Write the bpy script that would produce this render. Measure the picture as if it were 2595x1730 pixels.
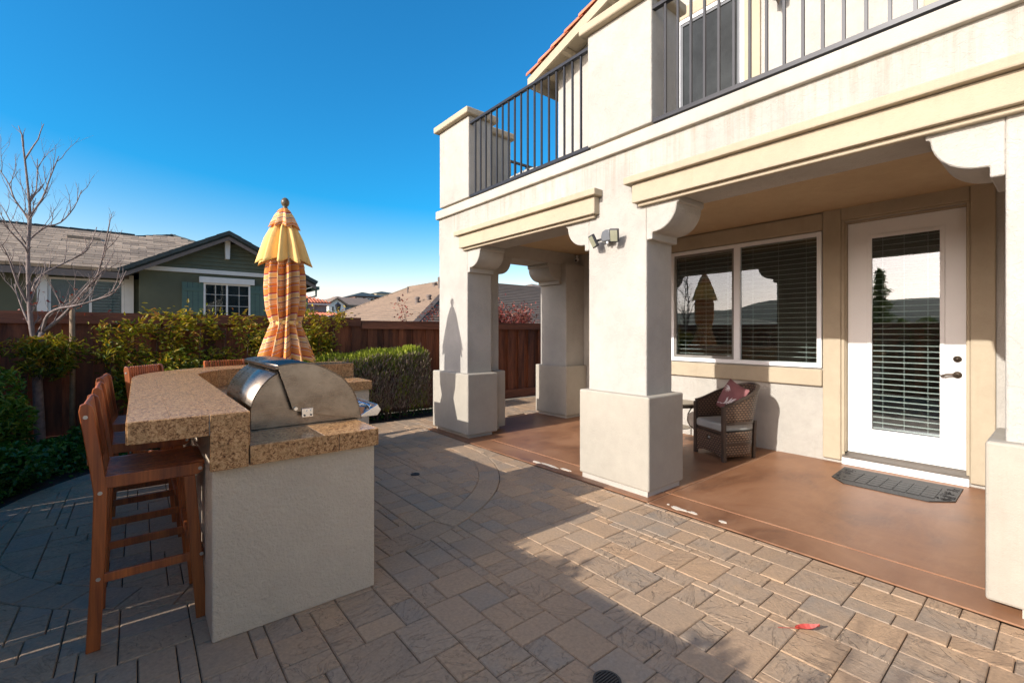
import bpy, math, random
import numpy as np
from mathutils import Vector, Matrix
R = math.radians
rnd = random.Random(7)
nprng = np.random.default_rng(11)
scene = bpy.context.scene
for o in list(bpy.data.objects):
    bpy.data.objects.remove(o)
COL = scene.collection

# ------------------------------------------------------------------ camera, sky, sun, exposure
EYE = 1.42
YAW = R(39.22)
cam_data = bpy.data.cameras.new('camera')
cam_data.sensor_width = 36.0
cam_data.lens = 16.12
cam_data.shift_y = -0.0089
cam_data.clip_start = 0.05
cam_data.clip_end = 5000.0
cam = bpy.data.objects.new('camera', cam_data)
cam.location = (0, 0, EYE)
cam.rotation_euler = (R(90), 0, -YAW)
COL.objects.link(cam)
scene.camera = cam

SUN_TAN = 0.478
SUN_ELEV = math.atan(SUN_TAN)
world = bpy.data.worlds.new('World')
scene.world = world
world.use_nodes = True
wn = world.node_tree.nodes
wl = world.node_tree.links
wn.clear()
sky = wn.new('ShaderNodeTexSky')
sky.sky_type = 'NISHITA'
sky.sun_disc = False
sky.sun_elevation = SUN_ELEV
sky.sun_rotation = R(-90)
sky.altitude = 0
sky.air_density = 1.0
sky.dust_density = 1.5
sky.ozone_density = 1.2
# the whole sky graded alike, as the photograph was: flatter in value, deeper in colour
sp_ = wn.new('ShaderNodeSeparateColor'); sp_.mode = 'HSV'
cb_ = wn.new('ShaderNodeCombineColor'); cb_.mode = 'HSV'
wl.new(sky.outputs[0], sp_.inputs[0])
wl.new(sp_.outputs[0], cb_.inputs[0])
def wmath(op, a, b):
    n = wn.new('ShaderNodeMath'); n.operation = op
    wl.new(a, n.inputs[0]); n.inputs[1].default_value = b
    return n.outputs[0]
sat_ = wmath('MINIMUM', wmath('MAXIMUM', wmath('SUBTRACT', wmath('MULTIPLY', sp_.outputs[1], 2.35), 0.31), 0.0), 0.97)
# haze stays white: only the blue of the sky is deepened
blu_ = wmath('ADD', wmath('MULTIPLY', wmath('MINIMUM', wmath('MAXIMUM', wmath('MULTIPLY', wmath('SUBTRACT', sp_.outputs[0], 0.30), 5.0), 0.0), 1.0), 0.80), 0.20)
ml_ = wn.new('ShaderNodeMath'); ml_.operation = 'MULTIPLY'; wl.new(sat_, ml_.inputs[0]); wl.new(blu_, ml_.inputs[1])
wl.new(ml_.outputs[0], cb_.inputs[1])
mx_ = wn.new('ShaderNodeMath'); mx_.operation = 'MAXIMUM'
wl.new(wmath('MULTIPLY', wmath('POWER', sp_.outputs[2], 0.42), 1.05), mx_.inputs[0])
wl.new(wmath('MULTIPLY', sp_.outputs[2], 0.66), mx_.inputs[1])
wl.new(mx_.outputs[0], cb_.inputs[2])
wb_ = wn.new('ShaderNodeMixRGB'); wb_.blend_type = 'MULTIPLY'; wb_.inputs[0].default_value = 1.0
wb_.inputs[2].default_value = (1.16, 1.0, 0.94, 1)          # warm white balance of the camera
wl.new(cb_.outputs[0], wb_.inputs[1])
bg = wn.new('ShaderNodeBackground')
bg.inputs['Strength'].default_value = 0.132
wo = wn.new('ShaderNodeOutputWorld')
wl.new(wb_.outputs[0], bg.inputs['Color'])
wl.new(bg.outputs[0], wo.inputs['Surface'])

sun_data = bpy.data.lights.new('sun', 'SUN')
sun_data.energy = 2.0
sun_data.angle = R(0.5)
sun_data.color = (1.0, 0.955, 0.90)
sun = bpy.data.objects.new('sun', sun_data)
sun.location = (-30, 1, 15)
sun.rotation_euler = Vector((1.0, -0.022, -SUN_TAN)).to_track_quat('-Z', 'Y').to_euler()
COL.objects.link(sun)

scene.view_settings.view_transform = 'Standard'
scene.view_settings.look = 'None'
scene.view_settings.gamma = 1.0
scene.view_settings.use_curve_mapping = False
scene.view_settings.exposure = 1.57
scene.cycles.diffuse_bounces = 8
scene.cycles.max_bounces = 14

# ------------------------------------------------------------------ helpers: meshes and objects
class MB:
    def __init__(self):
        self.v, self.f, self.uv = [], [], None
    def add(self, vs, fs):
        n = len(self.v)
        self.v += [tuple(p) for p in vs]
        self.f += [tuple(i + n for i in q) for q in fs]
        return self
    def box(self, x0, x1, y0, y1, z0, z1):
        if x0 > x1: x0, x1 = x1, x0
        if y0 > y1: y0, y1 = y1, y0
        if z0 > z1: z0, z1 = z1, z0
        return self.add([(x0, y0, z0), (x1, y0, z0), (x1, y1, z0), (x0, y1, z0), (x0, y0, z1), (x1, y0, z1), (x1, y1, z1), (x0, y1, z1)],
                        [(3, 2, 1, 0), (4, 5, 6, 7), (0, 1, 5, 4), (1, 2, 6, 5), (2, 3, 7, 6), (3, 0, 4, 7)])
    def prism(self, pts, axis, a0, a1):
        n = len(pts)
        area = sum(pts[i][0] * pts[(i + 1) % n][1] - pts[(i + 1) % n][0] * pts[i][1] for i in range(n))
        if area < 0: pts = list(reversed(pts))
        m = {'x': lambda p, a: (a, p[0], p[1]), 'y': lambda p, a: (p[0], a, p[1]), 'z': lambda p, a: (p[0], p[1], a)}[axis]
        vs = [m(p, a0) for p in pts] + [m(p, a1) for p in pts]
        fl = (axis == 'y')
        fs = [tuple(range(n - 1, -1, -1)), tuple(range(n, 2 * n))] + [(i, (i + 1) % n, n + (i + 1) % n, n + i) for i in range(n)]
        if fl: fs = [tuple(reversed(q)) for q in fs]
        return self.add(vs, fs)
    def bar(self, a, b, w, h, up=(0, 0, 1)):
        a, b, up = Vector(a), Vector(b), Vector(up)
        d = (b - a).normalized()
        s = d.cross(up)
        if s.length < 1e-5: s = d.cross(Vector((1, 0, 0)))
        s.normalize(); u = s.cross(d).normalized()
        vs = [p + s * (i * w / 2) + u * (j * h / 2) for p in (a, b) for (i, j) in ((-1, -1), (1, -1), (1, 1), (-1, 1))]
        return self.add(vs, [(0, 3, 2, 1)[::-1], (4, 5, 6, 7)[::-1], (0, 1, 5, 4)[::-1], (1, 2, 6, 5)[::-1], (2, 3, 7, 6)[::-1], (3, 0, 4, 7)[::-1]])
    def tube(self, pts, rs, n=6, cap=True):
        pts = [Vector(p) for p in pts]
        if not hasattr(rs, '__len__'): rs = [rs] * len(pts)
        base = len(self.v); vs = []
        ref = Vector((0.31, 0.17, 0.93))
        for i, p in enumerate(pts):
            d = (pts[min(i + 1, len(pts) - 1)] - pts[max(i - 1, 0)]).normalized()
            s = d.cross(ref)
            if s.length < 1e-3: s = d.cross(Vector((1, 0, 0)))
            s.normalize(); u = d.cross(s)
            for k in range(n):
                t = 2 * math.pi * k / n
                vs.append(p + (s * math.cos(t) + u * math.sin(t)) * rs[i])
        fs = []
        for i in range(len(pts) - 1):
            for k in range(n):
                fs.append((i * n + k, i * n + (k + 1) % n, (i + 1) * n + (k + 1) % n, (i + 1) * n + k))
        if cap:
            fs.append(tuple(range(n - 1, -1, -1))); fs.append(tuple(range((len(pts) - 1) * n, len(pts) * n)))
        return self.add(vs, fs)
    def lathe(self, prof, c=(0, 0, 0), n=24):
        vs = [(c[0] + r * math.cos(2 * math.pi * k / n), c[1] + r * math.sin(2 * math.pi * k / n), c[2] + z) for (r, z) in prof for k in range(n)]
        fs = []
        for i in range(len(prof) - 1):
            for k in range(n):
                fs.append((i * n + k, i * n + (k + 1) % n, (i + 1) * n + (k + 1) % n, (i + 1) * n + k))
        fs.append(tuple(range(n - 1, -1, -1))); fs.append(tuple(range((len(prof) - 1) * n, len(prof) * n)))
        return self.add(vs, fs)
    def mesh(self, name, smooth=False):
        me = bpy.data.meshes.new(name)
        me.from_pydata([tuple(p) for p in self.v], [], self.f)
        if smooth:
            me.polygons.foreach_set('use_smooth', [True] * len(me.polygons))
        me.update()
        return me
    def build(self, name, m, parent=None, smooth=False, bevel=0, seg=2):
        o = bpy.data.objects.new(name, self.mesh(name, smooth))
        o.data.materials.append(m)
        COL.objects.link(o)
        put(o, parent)
        if bevel:
            b = o.modifiers.new('bevel', 'BEVEL'); b.width = bevel; b.segments = seg; b.limit_method = 'ANGLE'; b.angle_limit = R(40)
            b.harden_normals = False
        return o

WORLD_BUILT = set()
def put(o, parent):
    if parent is None: return
    o.parent = parent
    if parent.name in WORLD_BUILT:
        o.matrix_parent_inverse = Matrix.Translation(-Vector(parent.location))
def thing(name, label, cat, loc=(0, 0, 0), rz=0.0, group=None, local=False):
    o = bpy.data.objects.new(name, None)
    o.empty_display_size = 0.1
    o.location = loc; o.rotation_euler = (0, 0, rz)
    COL.objects.link(o)
    tag(o, label, cat, group)
    if not local: WORLD_BUILT.add(o.name)     # parts are modelled in world coordinates
    return o
def tag(o, label=None, cat=None, group=None, kind=None):
    if label: o['label'] = label
    if cat: o['category'] = cat
    if group: o['group'] = group
    if kind: o['kind'] = kind
    return o
def piece(name, me, m, parent, loc=(0, 0, 0), rot=(0, 0, 0), scale=(1, 1, 1)):
    o = bpy.data.objects.new(name, me)
    if m and not me.materials: me.materials.append(m)
    o.location = loc; o.rotation_euler = rot; o.scale = scale
    COL.objects.link(o)
    put(o, parent)
    return o
def copy_tree(o, parent=None):
    c = o.copy(); COL.objects.link(c)
    if parent: c.parent = parent
    for ch in [q for q in bpy.data.objects if q.parent == o]:
        copy_tree(ch, c)
    return c
def raw_mesh(name, V, F4, colors=None, smooth=False):
    """V (n,3) array, F4 (m,4) or (m,3) int array"""
    me = bpy.data.meshes.new(name)
    V = np.asarray(V, dtype=np.float32); F4 = np.asarray(F4, dtype=np.int32)
    k = F4.shape[1]
    me.vertices.add(len(V)); me.vertices.foreach_set('co', V.ravel())
    me.loops.add(F4.size); me.loops.foreach_set('vertex_index', F4.ravel())
    me.polygons.add(len(F4)); me.polygons.foreach_set('loop_start', np.arange(0, F4.size, k, dtype=np.int32))
    me.update(calc_edges=True)
    if smooth: me.polygons.foreach_set('use_smooth', [True] * len(me.polygons))
    if colors is not None:
        a = me.attributes.new('tone', 'FLOAT', 'POINT'); a.data.foreach_set('value', np.asarray(colors, dtype=np.float32))
    me.validate()
    return me

# ------------------------------------------------------------------ helpers: materials
def new_mat(name):
    m = bpy.data.materials.new(name); m.use_nodes = True
    nt = m.node_tree; nt.nodes.clear()
    out = nt.nodes.new('ShaderNodeOutputMaterial')
    b = nt.nodes.new('ShaderNodeBsdfPrincipled')
    nt.links.new(b.outputs[0], out.inputs[0])
    return m, nt, b, out
def N(nt, t, **kw):
    n = nt.nodes.new('ShaderNode' + t)
    for k, v in kw.items():
        if k.startswith('i_'): n.inputs[k[2:].replace('_', ' ')].default_value = v
        elif k.startswith('n_'): n.inputs[int(k[2:])].default_value = v
        else: setattr(n, k, v)
    return n
def pos(nt, scale=(1, 1, 1), obj=False):
    if obj:
        g = nt.nodes.new('ShaderNodeTexCoord'); s = g.outputs['Object']
    else:
        g = nt.nodes.new('ShaderNodeNewGeometry'); s = g.outputs['Position']
    mp = N(nt, 'Mapping'); mp.inputs['Scale'].default_value = scale
    nt.links.new(s, mp.inputs[0])
    return mp.outputs[0]
def noise(nt, vec, scale, detail=5, rough=0.6, dist=0.0):
    n = N(nt, 'TexNoise'); n.inputs['Scale'].default_value = scale; n.inputs['Detail'].default_value = detail
    n.inputs['Roughness'].default_value = rough; n.inputs['Distortion'].default_value = dist
    nt.links.new(vec, n.inputs['Vector'])
    return n.outputs['Fac']
def ramp(nt, fac, stops, interp='LINEAR'):
    r = N(nt, 'ValToRGB'); r.color_ramp.interpolation = interp
    e = r.color_ramp.elements
    while len(e) < len(stops): e.new(0.5)
    for i, (p, c) in enumerate(stops):
        e[i].position = p
        e[i].color = (c, c, c, 1) if not hasattr(c, '__len__') else (c[0], c[1], c[2], 1)
    nt.links.new(fac, r.inputs[0])
    return r.outputs[0]
def mix(nt, fac, a, b, mode='MIX'):
    m = N(nt, 'MixRGB', blend_type=mode)
    for i, v in ((0, fac), (1, a), (2, b)):
        if isinstance(v, (int, float)): m.inputs[i].default_value = v
        elif isinstance(v, tuple): m.inputs[i].default_value = (v[0], v[1], v[2], 1)
        else: nt.links.new(v, m.inputs[i])
    return m.outputs[0]
def mth(nt, op, a, b=None, c=None):
    m = N(nt, 'Math', operation=op)
    for i, v in enumerate((a, b, c)):
        if v is None: continue
        if isinstance(v, (int, float)): m.inputs[i].default_value = v
        else: nt.links.new(v, m.inputs[i])
    return m.outputs[0]
def bump(nt, b, h, strength=0.3, dist=0.01):
    n = N(nt, 'Bump'); n.inputs['Strength'].default_value = strength; n.inputs['Distance'].default_value = dist
    nt.links.new(h, n.inputs['Height']); nt.links.new(n.outputs[0], b.inputs['Normal'])
def orand(nt):
    return N(nt, 'ObjectInfo').outputs['Random']

def simple(name, col, rough=0.6, metal=0.0, var=0.12, vscale=6.0, bmp=0.0, bscale=60.0, orv=0.0, spec=0.5, obj=False):
    m, nt, b, out = new_mat(name)
    v = pos(nt, obj=obj)
    n = noise(nt, v, vscale)
    lo = tuple(c * (1 - var) for c in col); hi = tuple(min(1, c * (1 + var)) for c in col)
    c = ramp(nt, n, [(0.3, lo), (0.7, hi)])
    if orv:
        k = mth(nt, 'MULTIPLY_ADD', orand(nt), 2 * orv, 1 - orv)
        c = mix(nt, 1.0, c, k, 'MULTIPLY')
    nt.links.new(c, b.inputs['Base Color'])
    b.inputs['Roughness'].default_value = rough; b.inputs['Metallic'].default_value = metal
    b.inputs['Specular IOR Level'].default_value = spec
    if bmp: bump(nt, b, noise(nt, v, bscale, 4), bmp, 0.006)
    return m

def stucco(name, col, lace=0.5, dirt=0.25, fine=120.0):
    m, nt, b, out = new_mat(name)
    v = pos(nt)
    n1 = noise(nt, v, 1.3, 6, 0.65)
    n2 = noise(nt, v, 9.0, 5, 0.7)
    c = ramp(nt, n1, [(0.30, tuple(x * (1 - dirt * 0.45) for x in col)), (0.62, col)])
    # faint streaks running down the wall
    vs = pos(nt, (7.0, 7.0, 0.55))
    n3 = noise(nt, vs, 1.0, 4, 0.7)
    st = ramp(nt, n3, [(0.58, 0.0), (0.80, 1.0)])
    c = mix(nt, mth(nt, 'MULTIPLY', st, dirt * 0.55), c, (col[0] * 0.66, col[1] * 0.56, col[2] * 0.42))
    # drip stains that start under the ledge and run down
    g_ = N(nt, 'NewGeometry'); sz = N(nt, 'SeparateXYZ'); nt.links.new(g_.outputs['Position'], sz.inputs[0])
    band = ramp(nt, mth(nt, 'MULTIPLY', mth(nt, 'SUBTRACT', sz.outputs[2], 2.60), 2.0), [(0.0, 0.0), (0.85, 1.0), (0.97, 1.0), (1.0, 0.0)])
    n4 = noise(nt, pos(nt, (9.0, 9.0, 0.35)), 1.0, 5, 0.75)
    c = mix(nt, mth(nt, 'MULTIPLY', mth(nt, 'MULTIPLY', ramp(nt, n4, [(0.46, 0.0), (0.72, 1.0)]), band), dirt * 1.2), c, (col[0] * 0.55, col[1] * 0.44, col[2] * 0.30))
    c = mix(nt, 0.10, c, n2, 'OVERLAY')
    nt.links.new(c, b.inputs['Base Color'])
    b.inputs['Roughness'].default_value = 0.92; b.inputs['Specular IOR Level'].default_value = 0.2
    # trowelled lace texture: flat islands with raised ragged rims, and sand grain
    w = noise(nt, v, 27.0, 3, 0.55, 0.9)
    isl = ramp(nt, w, [(0.40, 0.0), (0.50, 1.0), (0.56, 0.55)])
    g = noise(nt, v, fine, 3, 0.6)
    if lace < 0:          # sprayed sand finish instead of the trowelled one
        isl = ramp(nt, noise(nt, v, 48.0, 4, 0.7, 0.3), [(0.40, 0.0), (0.62, 1.0)]); lace = 1.2
    h = mth(nt, 'ADD', mth(nt, 'MULTIPLY', isl, lace), mth(nt, 'MULTIPLY', g, 0.55))
    bump(nt, b, h, 0.55, 0.006)
    return m

def wood(name, dark, light, axis='z', rough=0.5, orv=0.25, stretch=16.0, obj=True, coat=0.0):
    m, nt, b, out = new_mat(name)
    s = {'x': (1.2, stretch, stretch), 'y': (stretch, 1.2, stretch), 'z': (stretch, stretch, 1.2)}[axis]
    tc = N(nt, 'TexCoord'); mp = N(nt, 'Mapping'); mp.inputs['Scale'].default_value = s
    off = N(nt, 'ObjectInfo')
    cmb = N(nt, 'CombineXYZ')
    r = mth(nt, 'MULTIPLY', off.outputs['Random'], 37.0)
    for i in range(3): nt.links.new(r, cmb.inputs[i])
    nt.links.new(cmb.outputs[0], mp.inputs['Location'])
    nt.links.new(tc.outputs['Object'], mp.inputs[0])
    n1 = noise(nt, mp.outputs[0], 1.0, 6, 0.65, 0.6)
    n2 = noise(nt, mp.outputs[0], 5.0, 4, 0.6)
    c = ramp(nt, n1, [(0.28, dark), (0.72, light)])
    c = mix(nt, 0.35, c, ramp(nt, n2, [(0.3, 0.25), (0.7, 0.85)]), 'OVERLAY')
    k = mth(nt, 'MULTIPLY_ADD', off.outputs['Random'], 2 * orv, 1 - orv)
    c = mix(nt, 1.0, c, k, 'MULTIPLY')
    nt.links.new(c, b.inputs['Base Color'])
    b.inputs['Roughness'].default_value = rough
    b.inputs['Coat Weight'].default_value = coat
    b.inputs['Coat Roughness'].default_value = 0.25
    bump(nt, b, n1, 0.35, 0.004)
    return m

def leaf_mat(name, cols, rough=0.45, trans=0.35):
    m, nt, b, out = new_mat(name)
    a = N(nt, 'Attribute'); a.attribute_name = 'tone'
    c = ramp(nt, a.outputs['Fac'], [(i / (len(cols) - 1), q) for i, q in enumerate(cols)])
    nt.links.new(c, b.inputs['Base Color'])
    b.inputs['Roughness'].default_value = rough
    b.inputs['Specular IOR Level'].default_value = 0.4
    t = N(nt, 'BsdfTranslucent')
    c2 = mix(nt, 1.0, c, (1.0, 1.0, 0.55), 'MULTIPLY')
    nt.links.new(c2, t.inputs['Color'])
    ms = N(nt, 'MixShader'); ms.inputs[0].default_value = trans
    nt.links.new(b.outputs[0], ms.inputs[1]); nt.links.new(t.outputs[0], ms.inputs[2])
    nt.links.new(ms.outputs[0], out.inputs[0])
    return m

def glass_mat(name, refl=0.28, tint=(0.80, 0.86, 0.86), rough=0.0, k=1.4):
    m, nt, b, out = new_mat(name)
    nt.nodes.remove(b)
    t = N(nt, 'BsdfTransparent'); t.inputs[0].default_value = (*tint, 1)
    g = N(nt, 'BsdfGlossy'); g.inputs['Color'].default_value = (0.92, 0.95, 1.0, 1); g.inputs['Roughness'].default_value = rough
    lw = N(nt, 'Fresnel'); lw.inputs['IOR'].default_value = 1.52
    f = mth(nt, 'ADD', mth(nt, 'MULTIPLY', lw.outputs[0], k), refl)
    f = mth(nt, 'MINIMUM', f, 0.9)
    ms = N(nt, 'MixShader')
    nt.links.new(f, ms.inputs[0]); nt.links.new(t.outputs[0], ms.inputs[1]); nt.links.new(g.outputs[0], ms.inputs[2])
    nt.links.new(ms.outputs[0], out.inputs[0])
    return m

M = {}
M['stucco'] = stucco('stucco_body', (0.44, 0.415, 0.365), 0.6, 0.45)
M['stucco_tan'] = stucco('stucco_plinth', (0.41, 0.37, 0.30), 0.12, 0.32)
M['trim'] = stucco('stucco_trim', (0.44, 0.37, 0.265), 0.08, 0.3)
M['ledge'] = stucco('stucco_ledge', (0.47, 0.43, 0.365), 0.05, 0.3)
M['bar_stucco'] = stucco('stucco_bar', (0.62, 0.50, 0.36), -1.0, 0.25, 90.0)
M['white'] = simple('white_paint', (0.80, 0.79, 0.76), 0.35, var=0.02)
M['vinyl'] = simple('white_vinyl', (0.82, 0.83, 0.83), 0.4, var=0.02)
M['slat'] = simple('blind_slat', (0.80, 0.76, 0.66), 0.5, var=0.03)
M['bronze'] = simple('dark_bronze', (0.10, 0.075, 0.055), 0.4, 0.8, var=0.1)
M['sill_metal'] = simple('sill_metal', (0.16, 0.14, 0.12), 0.45, 0.6, var=0.1)
M['iron'] = simple('black_iron', (0.022, 0.022, 0.025), 0.42, 0.3, var=0.15, spec=0.6)
M['glass'] = glass_mat('window_glass', 0.03)
M['glass_door'] = glass_mat('door_glass', 0.05)
M['glass_dark'] = simple('tinted_glass', (0.030, 0.034, 0.034), 0.12, var=0.3, vscale=3.0, spec=0.25)
M['room'] = simple('room_wall', (0.22, 0.19, 0.15), 0.9)
M['screen'] = simple('dark_screen', (0.03, 0.032, 0.032), 0.6)
M['soil'] = simple('bed_soil', (0.035, 0.024, 0.017), 0.95, var=0.5, vscale=14, bmp=0.9, bscale=30)
M['ground'] = simple('dry_ground', (0.26, 0.21, 0.13), 0.95, var=0.3, vscale=0.3)
M['hill'] = simple('hill_grass', (0.16, 0.14, 0.07), 0.95, var=0.35, vscale=0.12)
M['soffit'] = stucco('stucco_soffit', (0.50, 0.375, 0.225), 0.3, 0.2)
M['bounce_terrace'] = simple('pale_bounce_terrace', (0.58, 0.47, 0.34), 0.9, var=0.15, vscale=2)
M['sand'] = simple('joint_sand', (0.030, 0.022, 0.016), 0.95, var=0.3, vscale=30)
M['fence'] = wood('redwood_fence', (0.060, 0.015, 0.006), (0.32, 0.095, 0.034), 'z', 0.7, 0.45, 9.0)
M['fence_cap'] = wood('redwood_rail', (0.10, 0.033, 0.016), (0.25, 0.085, 0.040), 'x', 0.7, 0.15, 12.0)
M['teak'] = wood('teak_stain', (0.17, 0.034, 0.007), (0.50, 0.130, 0.022), 'z', 0.45, 0.18, 22.0, coat=0.10)
M['bark'] = simple('grey_bark', (0.20, 0.155, 0.135), 0.85, var=0.35, vscale=18, bmp=0.5, bscale=40)
M['stake'] = simple('stake_wood', (0.24, 0.16, 0.09), 0.8, var=0.3, vscale=15)
M['tile_red'] = simple('terracotta', (0.56, 0.17, 0.085), 0.75, var=0.22, vscale=5, orv=0.18)
M['zinc'] = simple('bolt_zinc', (0.5, 0.47, 0.42), 0.4, 0.9)
M['rubber'] = simple('black_rubber', (0.018, 0.017, 0.017), 0.55, var=0.2, spec=0.5)
M['black_plastic'] = simple('black_plastic', (0.03, 0.03, 0.032), 0.4)
M['grey_plastic'] = simple('grey_plastic', (0.10, 0.105, 0.11), 0.42)
M['lamp_lens'] = simple('lamp_lens', (0.30, 0.30, 0.21), 0.2)
M['cushion'] = simple('grey_cushion', (0.34, 0.34, 0.31), 0.9, var=0.06, bmp=0.2, bscale=400)
M['pillow'] = simple('mauve_pillow', (0.24, 0.095, 0.095), 0.9, var=0.2, vscale=5, bmp=0.2, bscale=300)
M['print'] = simple('white_print', (0.72, 0.66, 0.63), 0.9, var=0.05)
M['tan_metal'] = simple('tan_metal', (0.36, 0.30, 0.22), 0.35, 0.6)
M['concrete_patch'] = simple('bare_concrete', (0.66, 0.58, 0.46), 0.9, var=0.1)
M['red_leaf'] = simple('red_leaf', (0.36, 0.040, 0.025), 0.5, var=0.3, vscale=60)
M['grate'] = simple('drain_grate', (0.025, 0.024, 0.024), 0.5, var=0.2)

def steel():
    m, nt, b, out = new_mat('brushed_steel')
    v = pos(nt, (2.0, 2.0, 160.0))
    n = noise(nt, v, 2.0, 3, 0.6)
    v2 = pos(nt); n2 = noise(nt, v2, 7.0, 5, 0.7)
    c = ramp(nt, n2, [(0.3, (0.17, 0.14, 0.115)), (0.7, (0.31, 0.27, 0.225))])
    nt.links.new(c, b.inputs['Base Color'])
    b.inputs['Metallic'].default_value = 1.0
    r = mth(nt, 'MULTIPLY_ADD', n, 0.18, 0.14)
    nt.links.new(mth(nt, 'ADD', r, mth(nt, 'MULTIPLY', n2, 0.12)), b.inputs['Roughness'])
    bump(nt, b, n, 0.04, 0.002)
    return m
M['steel'] = steel()
M['chrome'] = simple('polished_steel', (0.62, 0.62, 0.62), 0.15, 1.0, var=0.03)

def granite():
    m, nt, b, out = new_mat('granite')
    v = pos(nt)
    n1 = noise(nt, v, 75.0, 6, 0.75, 0.8)
    n2 = noise(nt, v, 14.0, 5, 0.7, 0.5)
    n3 = noise(nt, v, 130.0, 3, 0.6)
    c = ramp(nt, n1, [(0.35, (0.035, 0.016, 0.009)), (0.43, (0.21, 0.092, 0.036)), (0.50, (0.47, 0.245, 0.100)), (0.63, (0.66, 0.40, 0.19)), (0.78, (0.43, 0.175, 0.06))])
    c = mix(nt, ramp(nt, n2, [(0.48, 0.0), (0.68, 0.55)]), c, (0.33, 0.19, 0.08))
    c = mix(nt, ramp(nt, n3, [(0.62, 0.0), (0.70, 0.8)]), c, (0.03, 0.022, 0.018))
    nt.links.new(c, b.inputs['Base Color'])
    b.inputs['Roughness'].default_value = 0.24
    b.inputs['Specular IOR Level'].default_value = 0.24
    k = mth(nt, 'MULTIPLY_ADD', orand(nt), 0.0, 1.0)
    return m
M['granite'] = granite()
M['grout'] = simple('pale_grout', (0.55, 0.48, 0.37), 0.9, var=0.1, vscale=40)

def paver_mat():
    m, nt, b, out = new_mat('stone_paver')
    oi = N(nt, 'ObjectInfo')
    at = N(nt, 'Attribute'); at.attribute_name = 'tone'
    r = mth(nt, 'FRACT', mth(nt, 'ADD', oi.outputs['Random'], at.outputs['Fac']))
    base = ramp(nt, r, [(0.0, (0.33, 0.235, 0.155)), (0.25, (0.43, 0.275, 0.16)), (0.42, (0.31, 0.245, 0.18)), (0.6, (0.47, 0.30, 0.17)), (0.8, (0.28, 0.225, 0.17)), (1.0, (0.41, 0.285, 0.18))])
    v = pos(nt)
    n1 = noise(nt, v, 4.5, 6, 0.7, 0.4)
    c = mix(nt, ramp(nt, n1, [(0.35, 0.0), (0.72, 0.75)]), base, (0.46, 0.295, 0.165))
    n2 = noise(nt, v, 55.0, 4, 0.7)
    c = mix(nt, 0.30, c, ramp(nt, n2, [(0.3, 0.2), (0.7, 0.8)]), 'OVERLAY')
    n5 = noise(nt, v, 1.1, 4, 0.6)
    c = mix(nt, ramp(nt, n5, [(0.45, 0.0), (0.7, 0.35)]), c, (0.27, 0.205, 0.145))
    nt.links.new(c, b.inputs['Base Color'])
    b.inputs['Roughness'].default_value = 0.78
    b.inputs['Specular IOR Level'].default_value = 0.35
    # cleft slate relief, turned differently in each paver
    cmb = N(nt, 'CombineXYZ')
    ang = mth(nt, 'MULTIPLY', mth(nt, 'FLOOR', mth(nt, 'MULTIPLY', r, 7.99)), 0.8976)
    nt.links.new(ang, cmb.inputs[2])
    mp = N(nt, 'Mapping'); mp.vector_type = 'POINT'
    g = N(nt, 'NewGeometry'); nt.links.new(g.outputs['Position'], mp.inputs[0]); nt.links.new(cmb.outputs[0], mp.inputs['Rotation'])
    mp2 = N(nt, 'Mapping'); mp2.inputs['Scale'].default_value = (2.6, 6.2, 1.0)
    nt.links.new(mp.outputs[0], mp2.inputs[0])
    n3 = noise(nt, mp2.outputs[0], 1.0, 5, 0.6, 1.9)
    steps = ramp(nt, n3, [(0.30, 0.0), (0.335, 0.35), (0.46, 0.4), (0.485, 0.75), (0.60, 0.78), (0.63, 1.0)])
    cleft_shade = ramp(nt, n3, [(0.300, 1.0), (0.318, 0.50), (0.336, 1.0), (0.462, 1.0), (0.474, 0.55), (0.488, 1.0), (0.602, 1.0), (0.617, 0.6), (0.632, 1.0)])  # cleft edges darkened in the colour, to deepen the relief's shade
    amt = ramp(nt, mth(nt, 'FRACT', mth(nt, 'MULTIPLY', r, 7.31)), [(0.25, 0.12), (0.6, 1.0)])
    c = mix(nt, mth(nt, 'MULTIPLY', amt, 0.6), c, cleft_shade, 'MULTIPLY')
    nt.links.new(c, b.inputs['Base Color'])
    h = mth(nt, 'ADD', mth(nt, 'MULTIPLY', mth(nt, 'MULTIPLY', steps, 0.85), amt), mth(nt, 'MULTIPLY', n2, 0.3))
    bump(nt, b, h, 1.0, 0.012)
    return m
M['paver'] = paver_mat()

def slab_mat():
    m, nt, b, out = new_mat('stained_concrete')
    v = pos(nt)
    n1 = noise(nt, v, 1.6, 7, 0.7, 0.6)
    n2 = noise(nt, pos(nt, (1.0, 4.0, 1.0)), 3.0, 5, 0.7)
    c = ramp(nt, n1, [(0.30, (0.14, 0.060, 0.029)), (0.48, (0.25, 0.115, 0.055)), (0.70, (0.34, 0.175, 0.090))])
    c = mix(nt, ramp(nt, n2, [(0.5, 0.0), (0.75, 0.4)]), c, (0.36, 0.20, 0.11))
    nt.links.new(c, b.inputs['Base Color'])
    nt.links.new(mth(nt, 'MULTIPLY_ADD', n1, 0.3, 0.30), b.inputs['Roughness'])
    bump(nt, b, noise(nt, v, 60.0, 4), 0.12, 0.003)
    return m
M['slab'] = slab_mat()

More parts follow.
